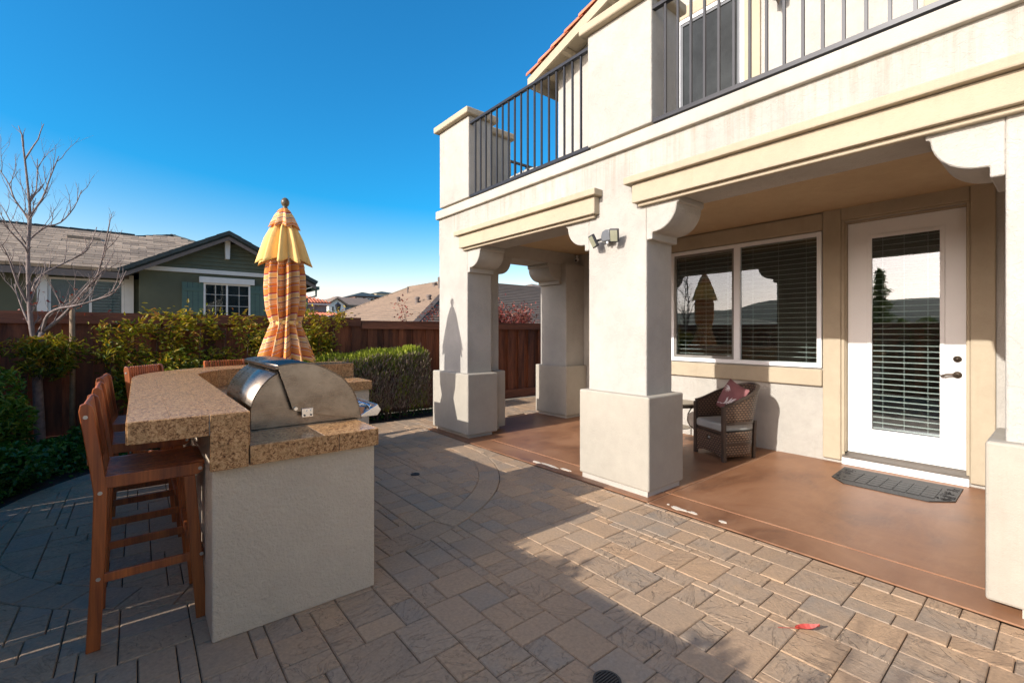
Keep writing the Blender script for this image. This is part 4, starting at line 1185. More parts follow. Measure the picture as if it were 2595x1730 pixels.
for i in range(len(stem) - 1):
    a, b = stem[i], stem[i + 1]; leaf_on_pillow(pp, a, math.atan2(b[1] - a[1], b[0] - a[0]), math.dist(a, b) * 1.15, 0.05)
for (b, a, L, w_) in (((-0.05, -0.47), 118, .42, .10), ((-0.14, -0.42), 92, .46, .11), ((-0.20, -0.38), 70, .36, .10), ((-0.16, -0.42), 140, .55, .11), ((-0.22, -0.40), 205, .34, .10), ((-0.32, -0.30), 190, .30, .09), ((-0.34, -0.28), 110, .42, .10), ((-0.45, -0.18), 128, .46, .10), ((-0.45, -0.20), 172, .40, .10)):
    leaf_on_pillow(pp, b, R(a), L, w_)
for a in (215, 235, 255, 275, 295, 330, 355): leaf_on_pillow(pp, (0.30, 0.60), R(a), 0.42, 0.06)
pp.build('leaf_print', M['print'], pillow)

# small round side table
tb_ = thing('side_table', 'small round metal side table half hidden behind the pier', 'side table', (5.28, 3.16, 0.012))
TX, TY = 5.28, 3.16
MB().lathe([(0.01, 0.520), (0.235, 0.520), (0.245, 0.528), (0.245, 0.540), (0.235, 0.546), (0.01, 0.546)], (TX, TY, 0.0), 32).build('table_top', M['tan_metal'], tb_)
MB().lathe([(0.225, 0.500), (0.247, 0.500), (0.247, 0.5195), (0.225, 0.5195)], (TX, TY, 0.0), 32).build('rim', M['wicker_frame'], tb_)
MB().lathe([(0.02, 0.225), (0.15, 0.228), (0.15, 0.236), (0.02, 0.236)], (TX, TY, 0.0), 24).build('shelf', M['tan_metal'], tb_)
for k in range(4):
    a = R(25 + 90 * k); c_, s_ = math.cos(a), math.sin(a)
    MB().box(TX + 0.205 * c_ - .01, TX + 0.205 * c_ + .01, TY + 0.205 * s_ - .01, TY + 0.205 * s_ + .01, 0.012, 0.50).build('leg', M['tan_metal'], tb_)
    MB().tube([(TX + r_ * c_, TY + r_ * s_, z) for (r_, z) in ((0.19, 0.49), (0.155, 0.47), (0.12, 0.40), (0.115, 0.33), (0.14, 0.26), (0.195, 0.215))], 0.007, 6).build('bracket', M['wicker_frame'], tb_, smooth=True)

# door mat of moulded rubber
mat = thing('door_mat', 'black rubber door mat with moulded grid in front of the glass door', 'door mat', (5.42, 1.06, 0.013))
MB().prism([(5.242, 1.494), (5.713, 1.513), (5.738, 0.625), (5.249, 0.618), (5.087, 0.760), (5.09, 1.357)], 'z', 0.0125, 0.021).build('mat_base', M['rubber'], mat, bevel=0.003)
bl = MB()
for i in range(7):
    for j in range(5):
        x, yy = 5.20 + j * 0.078, 0.745 + i * 0.094
        bl.box(x, x + 0.070, yy, yy + 0.086, 0.0205, 0.0255)
q_ = random.Random(4)
for k in range(60):
    x, yy = q_.uniform(5.22, 5.64), q_.choice([q_.uniform(0.645, 0.725), q_.uniform(1.405, 1.48)])
    a = q_.uniform(0, 6.28); bl.tube([(x + 0.016 * math.cos(a + t), yy + 0.016 * math.sin(a + t), 0.022) for t in (0, .8, 1.6, 2.4, 3.2)], 0.004, 5)
bl.build('raised_grid', M['rubber'], mat)

# twin security floodlight on the pier, camera under the arch, lantern upstairs
fl = thing('security_light', 'black twin-head solar security light on the white pier', 'flood light', (3.44, 2.73, 2.33))
MB().prism([(2.685, 2.262), (2.790, 2.262), (2.797, 2.315), (2.785, 2.358), (2.745, 2.372), (2.705, 2.366), (2.685, 2.335)], 'x', 3.352, 3.440).build('housing', M['grey_plastic'], fl, bevel=0.01)
MB().lathe([(0.002, -0.018), (0.010, -0.014), (0.013, -0.004), (0.013, 0.004)], (3.375, 2.735, 2.256), 12).build('motion_sensor', M['vinyl'], fl, smooth=True)
for (yc, zc, yaw_, roll) in ((2.862, 2.285, 0.30, -0.14), (2.628, 2.300, -0.35, 0.10)):
    Hd = MB(); Hd.box(-0.028, 0.0, -0.043, 0.043, -0.062, 0.062)
    mtx = Matrix.Translation((3.345, yc, zc)) @ Matrix.Rotation(-yaw_, 4, 'Z') @ Matrix.Rotation(R(-24), 4, 'Y') @ Matrix.Rotation(roll, 4, 'X')
    Hd.v = [tuple(mtx @ Vector(p)) for p in Hd.v]
    ho = Hd.build('lamp_head', M['black_plastic'], fl, bevel=0.008)
    Ln = MB(); Ln.box(-0.0305, -0.0275, -0.033, 0.033, -0.050, 0.050); Ln.v = [tuple(mtx @ Vector(p)) for p in Ln.v]
    Ln.build('lens', M['lamp_lens'], ho, bevel=0.003)
    MB().tube([(3.372, yc, zc), (3.385, 2.735 + (0.03 if yc > 2.73 else -0.03), 2.30)], 0.011, 8).build('arm', M['black_plastic'], fl)
sc = thing('security_camera', 'small white bullet camera high under the patio arch', 'camera', (5.83, 5.40, 2.60))
MB().lathe([(0.036, 0), (0.036, 0.012), (0.02, 0.02)], (5.80, 5.36, 2.728), 16).build('mount', M['trim'], sc)
cd = MB(); cd.tube([(5.80, 5.36, 2.73), (5.80, 5.35, 2.67)], 0.012, 8); cd.tube([(5.845, 5.38, 2.665), (5.755, 5.335, 2.635)], 0.026, 14)
cd.build('camera_body', M['vinyl'], sc)
MB().tube([(5.757, 5.336, 2.6355), (5.752, 5.3335, 2.634)], 0.020, 14).build('camera_lens', M['black_plastic'], sc)
ln = thing('wall_lantern', 'bronze wall lantern above the balcony between the sliding doors', 'lantern', (5.88, 2.17, 5.45))
MB().lathe([(0.004, -0.20), (0.018, -0.16), (0.03, -0.13), (0.075, -0.10), (0.09, 0.20), (0.10, 0.21), (0.03, 0.29), (0.005, 0.30)], (5.76, 2.17, 5.42), 6).build('lantern_body', M['bronze'], ln)
MB().box(5.84, 5.90, 2.14, 2.20, 5.45, 5.62).build('bracket', M['bronze'], ln)
# wicker lounge up on the balcony
wl_ = thing('balcony_lounge', 'wicker lounge chair standing behind the balcony railing', 'lounge chair', (4.3, 4.7, 3.14))
def wick(name, pts, y0, y1):
    o = MB().prism(pts, 'x', y0, y1)
    me = o.mesh(name); ul = me.uv_layers.new(name='UVMap')
    for lp in me.loops:
        c_ = me.vertices[lp.vertex_index].co; ul.data[lp.index].uv = (c_.y + c_.x, c_.z)
    ob = bpy.data.objects.new(name, me); me.materials.append(M['cushion']); COL.objects.link(ob); put(ob, wl_)
    b_ = ob.modifiers.new('b', 'BEVEL'); b_.width = 0.03; b_.segments = 3
wick('lounge_body', [(4.28, 3.20), (5.08, 3.20), (5.08, 3.52), (4.98, 3.585), (4.60, 3.60), (4.40, 3.575), (4.28, 3.50)], 4.0, 4.55)
for (x, y) in ((4.04, 4.32), (4.04, 5.02), (4.5, 4.32), (4.5, 5.02)): MB().box(x - .02, x + .02, y - .02, y + .02, 3.141, 3.21).build('leg', M['wicker_frame'], wl_)

# bits on the paving
lf = MB(); lv = []
for k in range(7):
    t = k / 6; w_ = 0.022 * math.sin(math.pi * min(1, t * 1.02 + .02)) ; zc = 0.010 + 0.030 * t * t
    for s_ in (-1, 0, 1): lv.append((2.456 + 0.055 * (t - .5) + 0.45 * s_ * w_, 0.84 - 0.085 * t + 0.9 * s_ * w_, zc + (0.012 if s_ else 0)))
lf.add(lv, [(k * 3 + j, k * 3 + j + 1, k * 3 + j + 4, k * 3 + j + 3) for k in range(6) for j in range(2)])
lf.tube([(2.43, 0.84, 0.012), (2.40, 0.875, 0.008), (2.385, 0.90, 0.004)], 0.0015, 5)
lo = lf.build('fallen_leaf', M['red_leaf']); tag(lo, 'single curled red leaf lying on the sunny pavers', 'leaf')
def drain(x, y, r, lab):
    d = thing('floor_drain', lab, 'drain', (x, y, 0), group=None)
    MB().lathe([(r, 0.001), (r, 0.0075), (r * .86, 0.0075), (r * .86, 0.001)], (x, y, 0), 28).build('ring', M['grate'], d)
    MB().lathe([(0.001, 0.0005), (r * .88, 0.0005), (r * .88, 0.0022), (0.001, 0.0022)], (x, y, 0), 28).build('well', M['rubber'], d)
    k = -r * .75
    while k < r * .78:
        hl = math.sqrt(max(0.0001, (r * .85) ** 2 - k * k)); MB().box(x - hl, x + hl, y + k, y + k + r * .10, 0.002, 0.0068).build('grate_bar', M['grate'], d); k += r * .2
drain(1.478, 1.200, 0.058, 'round black drain grate at the front edge of the paving')
drain(2.148, 4.163, 0.045, 'small round drain set in the paving inside the ring')

# ================================================================== fences
def board_mesh(w, h, th=0.018):
    me = MB().box(-w / 2, w / 2, -th / 2, th / 2, 0.03, h).mesh('board'); me.materials.append(M['fence']); return me
def fence(name, label, p0, p1, h, cap=True, gaps=(), seed=1, kick=True, side=1):
    """board-on-board fence from p0 to p1; boards alternate proud and set back"""
    f = thing(name, label, 'fence', (p0[0], p0[1], 0))
    a, b = Vector((*p0, 0)), Vector((*p1, 0)); d = (b - a); L = d.length; d.normalize(); nrm = Vector((d.y, -d.x, 0)) * side
    ang = math.atan2(d.y, d.x); q = random.Random(seed)
    cache = {}
    s = 0.0; i = 0
    while s < L - 0.02:
        w = q.choice([0.135, 0.14, 0.14, 0.145]); w = min(w, L - s)
        prox = 0.016 if i % 2 else -0.012
        if w not in cache: cache[w] = board_mesh(w + 0.02, h - 0.05)
        gp = 0.0
        for g_ in gaps:
            if abs(s + w - g_) < 0.075: gp = 0.029
        p = a + d * (s + w / 2) + nrm * prox
        piece('board', cache[w], None, f, (p.x, p.y, q.uniform(-0.006, 0.006)), (0, q.uniform(-.004, .004), ang))
        s += w + gp; i += 1
    def rail(z0, z1, off, th, nm):
        m_ = MB(); c = a + nrm * off
        m_.bar((c.x, c.y, (z0 + z1) / 2), (c.x + d.x * L, c.y + d.y * L, (z0 + z1) / 2), th, z1 - z0)
        # wood grain runs along the rail
        m_.build(nm, M['fence_cap'], f)
    if cap:
        rail(h - 0.001, h + 0.036, 0.0, 0.135, 'cap_rail')
        rail(h - 0.105, h - 0.003, 0.047, 0.036, 'top_rail')
    if kick: rail(0.0, 0.19, 0.046, 0.03, 'kick_board')
    k = 0.0
    while k <= L + 0.01:
        c = a + d * min(L, k) - nrm * 0.075
        MB().box(c.x - 0.045, c.x + 0.045, c.y - 0.045, c.y + 0.045, 0.0, h - 0.03).build('post', M['fence'], f); k += 2.1
    return f
fence('back_fence', 'dark stained redwood fence behind the bar and shrubs', (-1.55, 7.70), (2.93, 7.70), 1.63, seed=2)
fence('back_fence', 'redwood fence seen through the patio arch, lower than its neighbour', (2.95, 7.72), (9.6, 7.72), 1.585, seed=3, gaps=(3.95,))
sf = fence('side_fence', 'redwood side fence left of the stools, mostly outside the picture', (-1.55, -0.3), (-1.55, 7.65), 1.60, seed=4, gaps=(3.23, 3.37, 5.50, 5.64), side=1)

# ================================================================== plants
def leaves(centers, dirs, ups, Ls, Ws, fold=0.25):
    """pointed folded leaves; returns vertices, triangles"""
    C_ = np.asarray(centers); D = np.asarray(dirs); D = D / np.linalg.norm(D, axis=1, keepdims=True)
    Up = np.asarray(ups); S_ = np.cross(D, Up); S_ /= (np.linalg.norm(S_, axis=1, keepdims=True) + 1e-9); Nn = np.cross(S_, D)
    Ls = np.asarray(Ls)[:, None]; Ws = np.asarray(Ws)[:, None]; n = len(C_)
    V = np.empty((n, 6, 3))
    V[:, 0] = C_
    V[:, 1] = C_ + D * Ls * .35 + S_ * Ws * .5 + Nn * Ws * fold
    V[:, 2] = C_ + D * Ls * .75 + S_ * Ws * .34 + Nn * Ws * fold * .7
    V[:, 3] = C_ + D * Ls - Nn * Ls * .12
    V[:, 4] = C_ + D * Ls * .75 - S_ * Ws * .34 + Nn * Ws * fold * .7
    V[:, 5] = C_ + D * Ls * .35 - S_ * Ws * .5 + Nn * Ws * fold
    T_ = np.array([[0, 1, 2], [0, 2, 3], [0, 3, 4], [0, 4, 5]])
    F_ = (T_[None] + (np.arange(n) * 6)[:, None, None]).reshape(-1, 3)
    return V.reshape(-1, 3), F_
def rand_dirs(n, up=0.3, rg=nprng):
    v = rg.normal(size=(n, 3)); v /= np.linalg.norm(v, axis=1, keepdims=True); v[:, 2] = v[:, 2] * 0.7 + up
    return v
def foliage(name, pts, L, W, m, parent, up=0.15, tone=None, per=1, spread=0.0, rg=nprng, dirs=None):
    pts = np.asarray(pts)
    if per > 1: pts = np.repeat(pts, per, axis=0) + rg.normal(size=(len(pts) * per, 3)) * spread
    n = len(pts)
    d = rand_dirs(n, up, rg) if dirs is None else np.repeat(dirs, per, axis=0) + 0.5 * rg.normal(size=(n, 3))
    u = rg.normal(size=(n, 3)) * .5 + np.array([0, 0, 1.0])
    Ls = L * rg.uniform(.65, 1.25, n); Ws = W * rg.uniform(.7, 1.25, n)
    V, F_ = leaves(pts, d, u, Ls, Ws)
    t = rg.random(n) if tone is None else np.clip((np.repeat(tone, per) if per > 1 else tone) + rg.normal(size=n) * .15, 0, 1)
    me = raw_mesh(name, V, F_, np.repeat(t, 6)); me.materials.append(m)
    o = bpy.data.objects.new(name, me); COL.objects.link(o); put(o, parent)
    return o
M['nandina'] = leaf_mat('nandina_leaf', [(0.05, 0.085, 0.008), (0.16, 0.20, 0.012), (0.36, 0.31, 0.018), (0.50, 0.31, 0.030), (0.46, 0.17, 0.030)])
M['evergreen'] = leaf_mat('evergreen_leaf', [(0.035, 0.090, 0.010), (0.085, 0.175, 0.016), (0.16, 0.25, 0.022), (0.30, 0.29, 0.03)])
M['privet'] = leaf_mat('glossy_leaf', [(0.03, 0.095, 0.018), (0.065, 0.17, 0.028), (0.13, 0.27, 0.04)], 0.3)
M['lavender'] = leaf_mat('lavender_leaf', [(0.11, 0.12, 0.035), (0.24, 0.28, 0.035), (0.40, 0.45, 0.045), (0.52, 0.55, 0.07)], 0.6, 0.4)
M['lav_dry'] = leaf_mat('lavender_dry', [(0.14, 0.09, 0.065), (0.28, 0.19, 0.14), (0.40, 0.29, 0.23), (0.24, 0.26, 0.08)], 0.8, 0.15)
M['maple_red'] = leaf_mat('red_foliage', [(0.11, 0.018, 0.016), (0.22, 0.035, 0.028), (0.33, 0.085, 0.06), (0.26, 0.13, 0.09)], 0.5, 0.3)
M['twig'] = simple('brown_twig', (0.09, 0.055, 0.035), 0.85, var=0.3, vscale=20)

def nandina(label, stems, group='shrubs along the back fence'):
    """cane shrub: several upright canes with tufts of leaflets; stems = list of (x, y, height, tuft radius)"""
    x0, y0 = stems[0][0], stems[0][1]
    t = thing('nandina_shrub', label, 'shrub', (x0, y0, -0.012), group=group)
    cm = MB(); pts = []; tone = []; dirs = []
    for (x, y, h, rad) in stems:
        lean = nprng.normal(size=2) * .07
        p = [(x, y, -0.02), (x + lean[0] * .4, y + lean[1] * .4, h * .5), (x + lean[0], y + lean[1], h * .92)]
        cm.tube(p, [0.009, 0.007, 0.004], 5)
        for k in range(11):                       # leafy fronds off the upper cane
            tt = nprng.uniform(.40, 1.0); cz = h * tt
            c = np.array([x + lean[0] * tt, y + lean[1] * tt, cz])
            a = nprng.uniform(0, 2 * math.pi); dv = np.array([math.cos(a), math.sin(a), nprng.uniform(.0, .7)]); R_ = rad * nprng.uniform(.6, 1.25)
            tip = c + dv * R_
            cm.tube([tuple(c), tuple((c + tip) / 2 + np.array([0, 0, .02])), tuple(tip)], [0.003, 0.0025, 0.0015], 4, cap=False)
            m = 40
            s_ = nprng.uniform(.2, 1.1, m)[:, None]
            q = c + (tip - c) * s_ + nprng.normal(size=(m, 3)) * .045 * (0.5 + s_)
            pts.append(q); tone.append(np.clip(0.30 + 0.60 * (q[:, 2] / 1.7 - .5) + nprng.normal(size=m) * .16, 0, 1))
            dirs.append(np.repeat(dv[None], m, 0) + np.array([0, 0, -.15]))
    pts = np.concatenate(pts); tone = np.concatenate(tone); dirs = np.concatenate(dirs)
    pts[:, 1] = np.minimum(pts[:, 1], 7.60); pts[:, 2] = np.maximum(pts[:, 2], 0.03)
    keep = np.ones(len(pts), bool)
    cm.build('canes', M['twig'], t)
    foliage('foliage', pts, 0.074, 0.025, M['nandina'], t, tone=tone, dirs=dirs)
    return t
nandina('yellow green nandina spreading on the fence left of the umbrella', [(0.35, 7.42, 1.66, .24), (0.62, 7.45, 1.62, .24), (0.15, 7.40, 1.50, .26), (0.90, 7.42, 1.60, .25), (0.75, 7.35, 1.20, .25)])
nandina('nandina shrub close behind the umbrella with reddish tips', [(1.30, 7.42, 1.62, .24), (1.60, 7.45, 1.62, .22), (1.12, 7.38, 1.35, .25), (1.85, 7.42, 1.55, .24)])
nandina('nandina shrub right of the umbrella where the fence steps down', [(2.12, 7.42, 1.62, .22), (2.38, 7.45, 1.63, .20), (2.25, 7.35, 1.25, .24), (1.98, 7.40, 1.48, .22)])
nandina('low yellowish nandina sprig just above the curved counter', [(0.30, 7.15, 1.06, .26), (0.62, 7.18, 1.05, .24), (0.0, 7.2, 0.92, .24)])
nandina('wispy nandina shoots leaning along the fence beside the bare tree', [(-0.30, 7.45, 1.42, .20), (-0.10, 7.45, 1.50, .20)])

def bush(name, label, c, rad, n, L, W, m, cat='shrub', shell=0.55, lumps=9, group=None, seed=1, tone_up=0.5, zmin=0.0, stem_z=-0.02):
    t = thing(name, label, cat, (c[0], c[1], -0.012), group=group); rg = np.random.default_rng(seed)
    ctr = []
    for k in range(lumps):
        v = rg.normal(size=3); v /= np.linalg.norm(v); ctr.append((np.array(c) + v * np.array(rad) * .55, np.array(rad) * rg.uniform(.38, .62)))
    pts = []; tone = []
    for (cc_, rr) in ctr:
        m_ = n // lumps; v = rg.normal(size=(m_, 3)); v /= np.linalg.norm(v, axis=1, keepdims=True)
        rs = rg.uniform(shell, 1.0, m_) ** .5
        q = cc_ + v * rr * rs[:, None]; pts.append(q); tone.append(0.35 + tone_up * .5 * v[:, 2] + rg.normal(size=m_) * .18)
    pts = np.concatenate(pts); tone = np.clip(np.concatenate(tone), 0, 1); k = pts[:, 2] > zmin; pts, tone = pts[k], tone[k]
    cm = MB()
    for (cc_, rr) in ctr:
        b0 = (c[0] + rg.normal() * .05, c[1] + rg.normal() * .05, stem_z); e = tuple(cc_)
        mid = tuple((np.array(b0) + cc_) / 2 + rg.normal(size=3) * .04); cm.tube([b0, mid, e], [.006, .005, .003], 5)
    cm.build('stems', M['twig'], t)
    foliage('foliage', pts, L, W, m, t, tone=tone, rg=rg)
    return t
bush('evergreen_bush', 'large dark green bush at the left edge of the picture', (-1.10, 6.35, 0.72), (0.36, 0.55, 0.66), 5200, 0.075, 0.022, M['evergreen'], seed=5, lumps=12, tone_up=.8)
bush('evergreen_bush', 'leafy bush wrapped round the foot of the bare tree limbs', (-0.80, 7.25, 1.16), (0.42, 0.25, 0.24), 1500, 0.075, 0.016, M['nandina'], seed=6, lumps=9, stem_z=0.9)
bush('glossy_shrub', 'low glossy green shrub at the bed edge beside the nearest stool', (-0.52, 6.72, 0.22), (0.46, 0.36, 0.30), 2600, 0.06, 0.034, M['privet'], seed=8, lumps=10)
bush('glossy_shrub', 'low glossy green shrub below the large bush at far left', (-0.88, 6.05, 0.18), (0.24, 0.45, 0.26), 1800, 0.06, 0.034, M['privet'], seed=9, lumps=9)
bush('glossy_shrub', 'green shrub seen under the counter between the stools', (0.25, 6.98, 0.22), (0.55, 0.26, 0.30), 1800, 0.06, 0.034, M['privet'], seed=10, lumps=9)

# clipped lavender hedge between bar and pier
def lavender():
    t = thing('lavender_hedge', 'clipped lavender hedge with bright green top and bare brown sides', 'hedge', (2.9, 7.2, -0.012))
    rg = np.random.default_rng(21); x0, x1, y0, y1 = 1.75, 3.86, 6.98, 7.52
    def top_z(x): return 0.97 + 0.13 * np.clip((x - 1.8) / 1.6, 0, 1) + 0.02 * np.sin(x * 9)
    n = 15000; x = rg.uniform(x0, x1, n); y = rg.uniform(y0, y1, n)
    edge = np.minimum(np.minimum(x - x0, x1 - x), np.minimum(y - y0, y1 - y)); z = top_z(x) - rg.random(n) ** 1.5 * .24 - np.maximum(0, .10 - edge) * 0.9
    P_ = np.c_[x, y, z]; d = np.c_[rg.normal(size=n) * .28, rg.normal(size=n) * .28, np.ones(n)]
    V, F_ = leaves(P_, d, rg.normal(size=(n, 3)), .085 * rg.uniform(.5, 1.3, n), .0085 * rg.uniform(.6, 1.4, n), .1)
    tone = np.clip(.80 + (z - top_z(x)) * 2.4 + rg.normal(size=n) * .16, 0, 1)
    me = raw_mesh('green_top', V, F_, np.repeat(tone, 6)); me.materials.append(M['lavender']); o = bpy.data.objects.new('green_top', me); COL.objects.link(o); put(o, t)
    n = 9500; side = rg.random(n); x = rg.uniform(x0, x1, n); y = np.where(side < .8, y0 + rg.random(n) ** 2 * .22, rg.uniform(y0, y1, n)); x = np.where((side >= .8), x1 - rg.random(n) ** 2 * .2, x)
    z = rg.uniform(.16, 1.0, n) ** .9 * top_z(x) - .05
    bul = .05 * np.sin(np.clip(z, 0, 1) * 3); y = y - bul * (side < .8); x = x + bul * (side >= .8)
    d = np.c_[rg.normal(size=n) * .45, rg.normal(size=n) * .45 - .25, .8 + rg.random(n) * .5]
    V, F_ = leaves(np.c_[x, y, z], d, rg.normal(size=(n, 3)), .075 * rg.uniform(.5, 1.3, n), .008 * rg.uniform(.6, 1.6, n), .1)
    me = raw_mesh('dry_sides', V, F_, np.repeat(rg.random(n), 6)); me.materials.append(M['lav_dry']); o = bpy.data.objects.new('dry_sides', me); COL.objects.link(o); put(o, t)
    n = 2600; x = rg.uniform(x0, x1, n); z = rg.uniform(.12, .95, n); y = y0 - .06 + rg.random(n) * .12
    clump = (np.sin(x * 7 + z * 5) + np.sin(x * 13 - z * 9) > .1); x, y, z = x[clump], y[clump], z[clump]; m_ = len(x)
    V, F_ = leaves(np.c_[x, y, z], np.c_[rg.normal(size=m_) * .4, -.3 + rg.normal(size=m_) * .4, np.ones(m_)], rg.normal(size=(m_, 3)), .07 * rg.uniform(.5, 1.3, m_), .009 * rg.uniform(.6, 1.5, m_), .1)
    me = raw_mesh('green_tufts', V, F_, np.repeat(rg.random(m_) * .6, 6)); me.materials.append(M['lavender']); o = bpy.data.objects.new('green_tufts', me); COL.objects.link(o); put(o, t)
    cm = MB(); q = random.Random(3)
    for k in range(70):
        x = q.uniform(1.85, 3.75); y = q.uniform(7.08, 7.45)
        cm.tube([(x, y, -.02), (x + q.uniform(-.08, .08), y - q.uniform(0, .12), .35), (x + q.uniform(-.18, .18), y - q.uniform(0, .3) + .1, .85)], [.012, .008, .004], 5)
    cm.build('stems', M['twig'], t)
    fl_ = MB()
    for k in range(60):
        x = q.uniform(x0 + .05, x1); y = q.uniform(y0, y1); z = float(top_z(np.array(x))); a = q.uniform(-.03, .03)
        fl_.tube([(x, y, z - .05), (x + a, y, z + .06), (x + 1.6 * a, y, z + q.uniform(.08, .14))], [.0015, .0015, .004], 4)
    fl_.build('flower_spikes', M['twig'], t)
lavender()

# ground cover and litter in the bed
def cover():
    rg = np.random.default_rng(31); n = 5200; P_ = []
    while len(P_) < n:
        x, y = rg.uniform(-1.5, 4.3), rg.uniform(4.6, 7.6); d = math.hypot(x - CX, y - CY)
        if (x < CX and y > 4.0 and d > RO + 0.06) and (x < 0.9): P_.append((x, y, rg.uniform(0, .10 + .10 * (math.sin(x * 5) * math.sin(y * 4) > 0))))
        elif x >= 0.9 and y > 7.05 and rg.random() < .25: P_.append((x, y, rg.uniform(0, .04)))
    V, F_ = leaves(P_, rand_dirs(n, .35, rg), rg.normal(size=(n, 3)) * .4 + np.array([0, 0, 1]), .05 * rg.uniform(.6, 1.3, n), .03 * rg.uniform(.6, 1.3, n))
    me = raw_mesh('ground_cover', V, F_, np.repeat(rg.random(n) * .8, 6)); me.materials.append(M['privet'])
    o = bpy.data.objects.new('ground_cover', me); COL.objects.link(o); tag(o, 'low leafy ground cover filling the bed behind the ring', 'ground cover', kind='stuff')
cover()

# bare young tree with its stake
LIMBS = {'trunk': [[-0.848, 7.39, -0.022], [-0.866, 7.38, 0.593], [-0.875, 7.36, 1.114], [-0.83, 7.32, 1.42]], 'lead': [[-0.871, 7.35, 1.163], [-0.915, 7.33, 1.464], [-0.932, 7.3, 1.865], [-0.936, 7.28, 2.363], [-0.922, 7.3, 2.699], [-0.953, 7.32, 3.166], [-0.989, 7.33, 3.577]], 'l2': [[-0.83, 7.32, 1.42], [-0.688, 7.26, 1.572], [-0.587, 7.2, 1.707], [-0.468, 7.14, 1.902], [-0.364, 7.08, 2.053], [-0.304, 7.02, 2.332], [-0.251, 6.96, 2.654]], 'l3': [[-0.919, 7.32, 1.604], [-0.933, 7.39, 1.787], [-0.893, 7.46, 1.999], [-0.804, 7.53, 2.132], [-0.619, 7.6, 2.29], [-0.478, 7.67, 2.434], [-0.398, 7.74, 2.737]], 'l4': [[-0.83, 7.32, 1.42], [-0.78, 7.23, 1.605], [-0.677, 7.14, 1.684], [-0.539, 7.05, 1.715], [-0.358, 6.96, 1.789], [-0.201, 6.87, 1.876], [-0.1, 6.78, 2.114]], 'l5': [[-0.935, 7.32, 2.347], [-0.93, 7.37, 2.46], [-0.816, 7.42, 2.619], [-0.698, 7.47, 2.699], [-0.587, 7.52, 2.903], [-0.525, 7.57, 3.134]], 'l6': [[-0.926, 7.32, 2.654], [-0.913, 7.28, 2.714], [-0.821, 7.24, 2.905], [-0.758, 7.2, 3.127], [-0.682, 7.16, 3.385]], 'l7': [[-0.938, 7.32, 2.477], [-0.948, 7.38, 2.68], [-1.057, 7.44, 2.889], [-1.11, 7.5, 3.064], [-1.2, 7.56, 3.245]], 'l8': [[-0.938, 7.32, 2.215], [-0.948, 7.24, 2.338], [-1.06, 7.16, 2.507], [-1.126, 7.08, 2.64]], 'l9': [[-0.929, 7.32, 2.829], [-0.927, 7.38, 2.935], [-0.891, 7.44, 3.04], [-0.89, 7.5, 3.402]], 'l10': [[-0.926, 7.32, 1.691], [-1.01, 7.26, 1.943], [-1.074, 7.2, 2.229], [-1.122, 7.14, 2.362]], 'l11': [[-0.913, 7.32, 1.464], [-0.985, 7.4, 1.649], [-1.041, 7.48, 1.827], [-1.08, 7.56, 1.963]]}
tree = thing('bare_tree', 'slender leafless young tree in the bed in front of the fence', 'tree', (-0.848, 7.39, -0.012))
def grow(m, p, d, L, r, depth, q):
    pts = [Vector(p)]; rs = [r]; n = 5; d = Vector(d).normalized()
    for k in range(n):
        d = (d + Vector((q.uniform(-.22, .22), q.uniform(-.22, .22), q.uniform(-.05, .22)))).normalized()
        pts.append(pts[-1] + d * L / n); rs.append(r * (1 - .65 * (k + 1) / n))
        if depth and k in (1, 2, 3) and q.random() < .65:
            s_ = Vector((q.uniform(-1, 1), q.uniform(-1, 1), q.uniform(.0, .9))).normalized()
            grow(m, pts[-1], (d + s_ * .9), L * q.uniform(.35, .6), rs[-1] * .65, depth - 1, q)
    m.tube(pts, rs, 5)
def smooth_path(p, k=3):
    out = []; P_ = [Vector(a) for a in p]
    for i in range(len(P_) - 1):
        a, b, c, d = P_[max(0, i - 1)], P_[i], P_[i + 1], P_[min(len(P_) - 1, i + 2)]
        for j in range(k):
            t = j / k
            out.append(0.5 * ((2 * b) + (c - a) * t + (2 * a - 5 * b + 4 * c - d) * t * t + (3 * b - a - 3 * c + d) * t ** 3))
    out.append(P_[-1]); return out
q = random.Random(17)
tr = MB(); pth = smooth_path(LIMBS['trunk']); tr.tube(pth, [0.052 - 0.020 * i / (len(pth) - 1) for i in range(len(pth))], 10); tr.build('trunk', M['bark'], tree, smooth=True)
for nme, p in LIMBS.items():
    if nme == 'trunk': continue
    m_ = MB(); pth = smooth_path(p); r0 = {'lead': .026, 'l2': .019, 'l3': .014, 'l4': .016}.get(nme, .011)
    m_.tube(pth, [r0 * (1 - .78 * i / (len(pth) - 1)) + .0012 for i in range(len(pth))], 7)
    for i in range(2, len(pth) - 1):
        if q.random() < .8:
            dd = (pth[i + 1] - pth[i]).normalized() + Vector((q.uniform(-.9, .9), q.uniform(-.5, .5), q.uniform(.2, .9)))
            grow(m_, pth[i], dd, q.uniform(.16, .50), r0 * .36, 2 if q.random() < .5 else 1, q)
    m_.build('limb', M['bark'], tree, smooth=True)
rg = np.random.default_rng(5); pts = np.c_[rg.normal(-.62, .22, 34), rg.normal(7.2, .15, 34), rg.normal(1.78, .12, 34)]
foliage('withered_leaves', pts, .05, .022, M['maple_red'], tree, up=-.2, rg=rg)
stk = MB().tube([(-0.60, 7.46, -0.02), (-0.595, 7.46, 1.0), (-0.60, 7.455, 1.86)], [.027, .026, .025], 12).build('tree_stake', M['stake'], smooth=True)
tag(stk, 'round wooden stake standing beside the bare tree', 'stake')

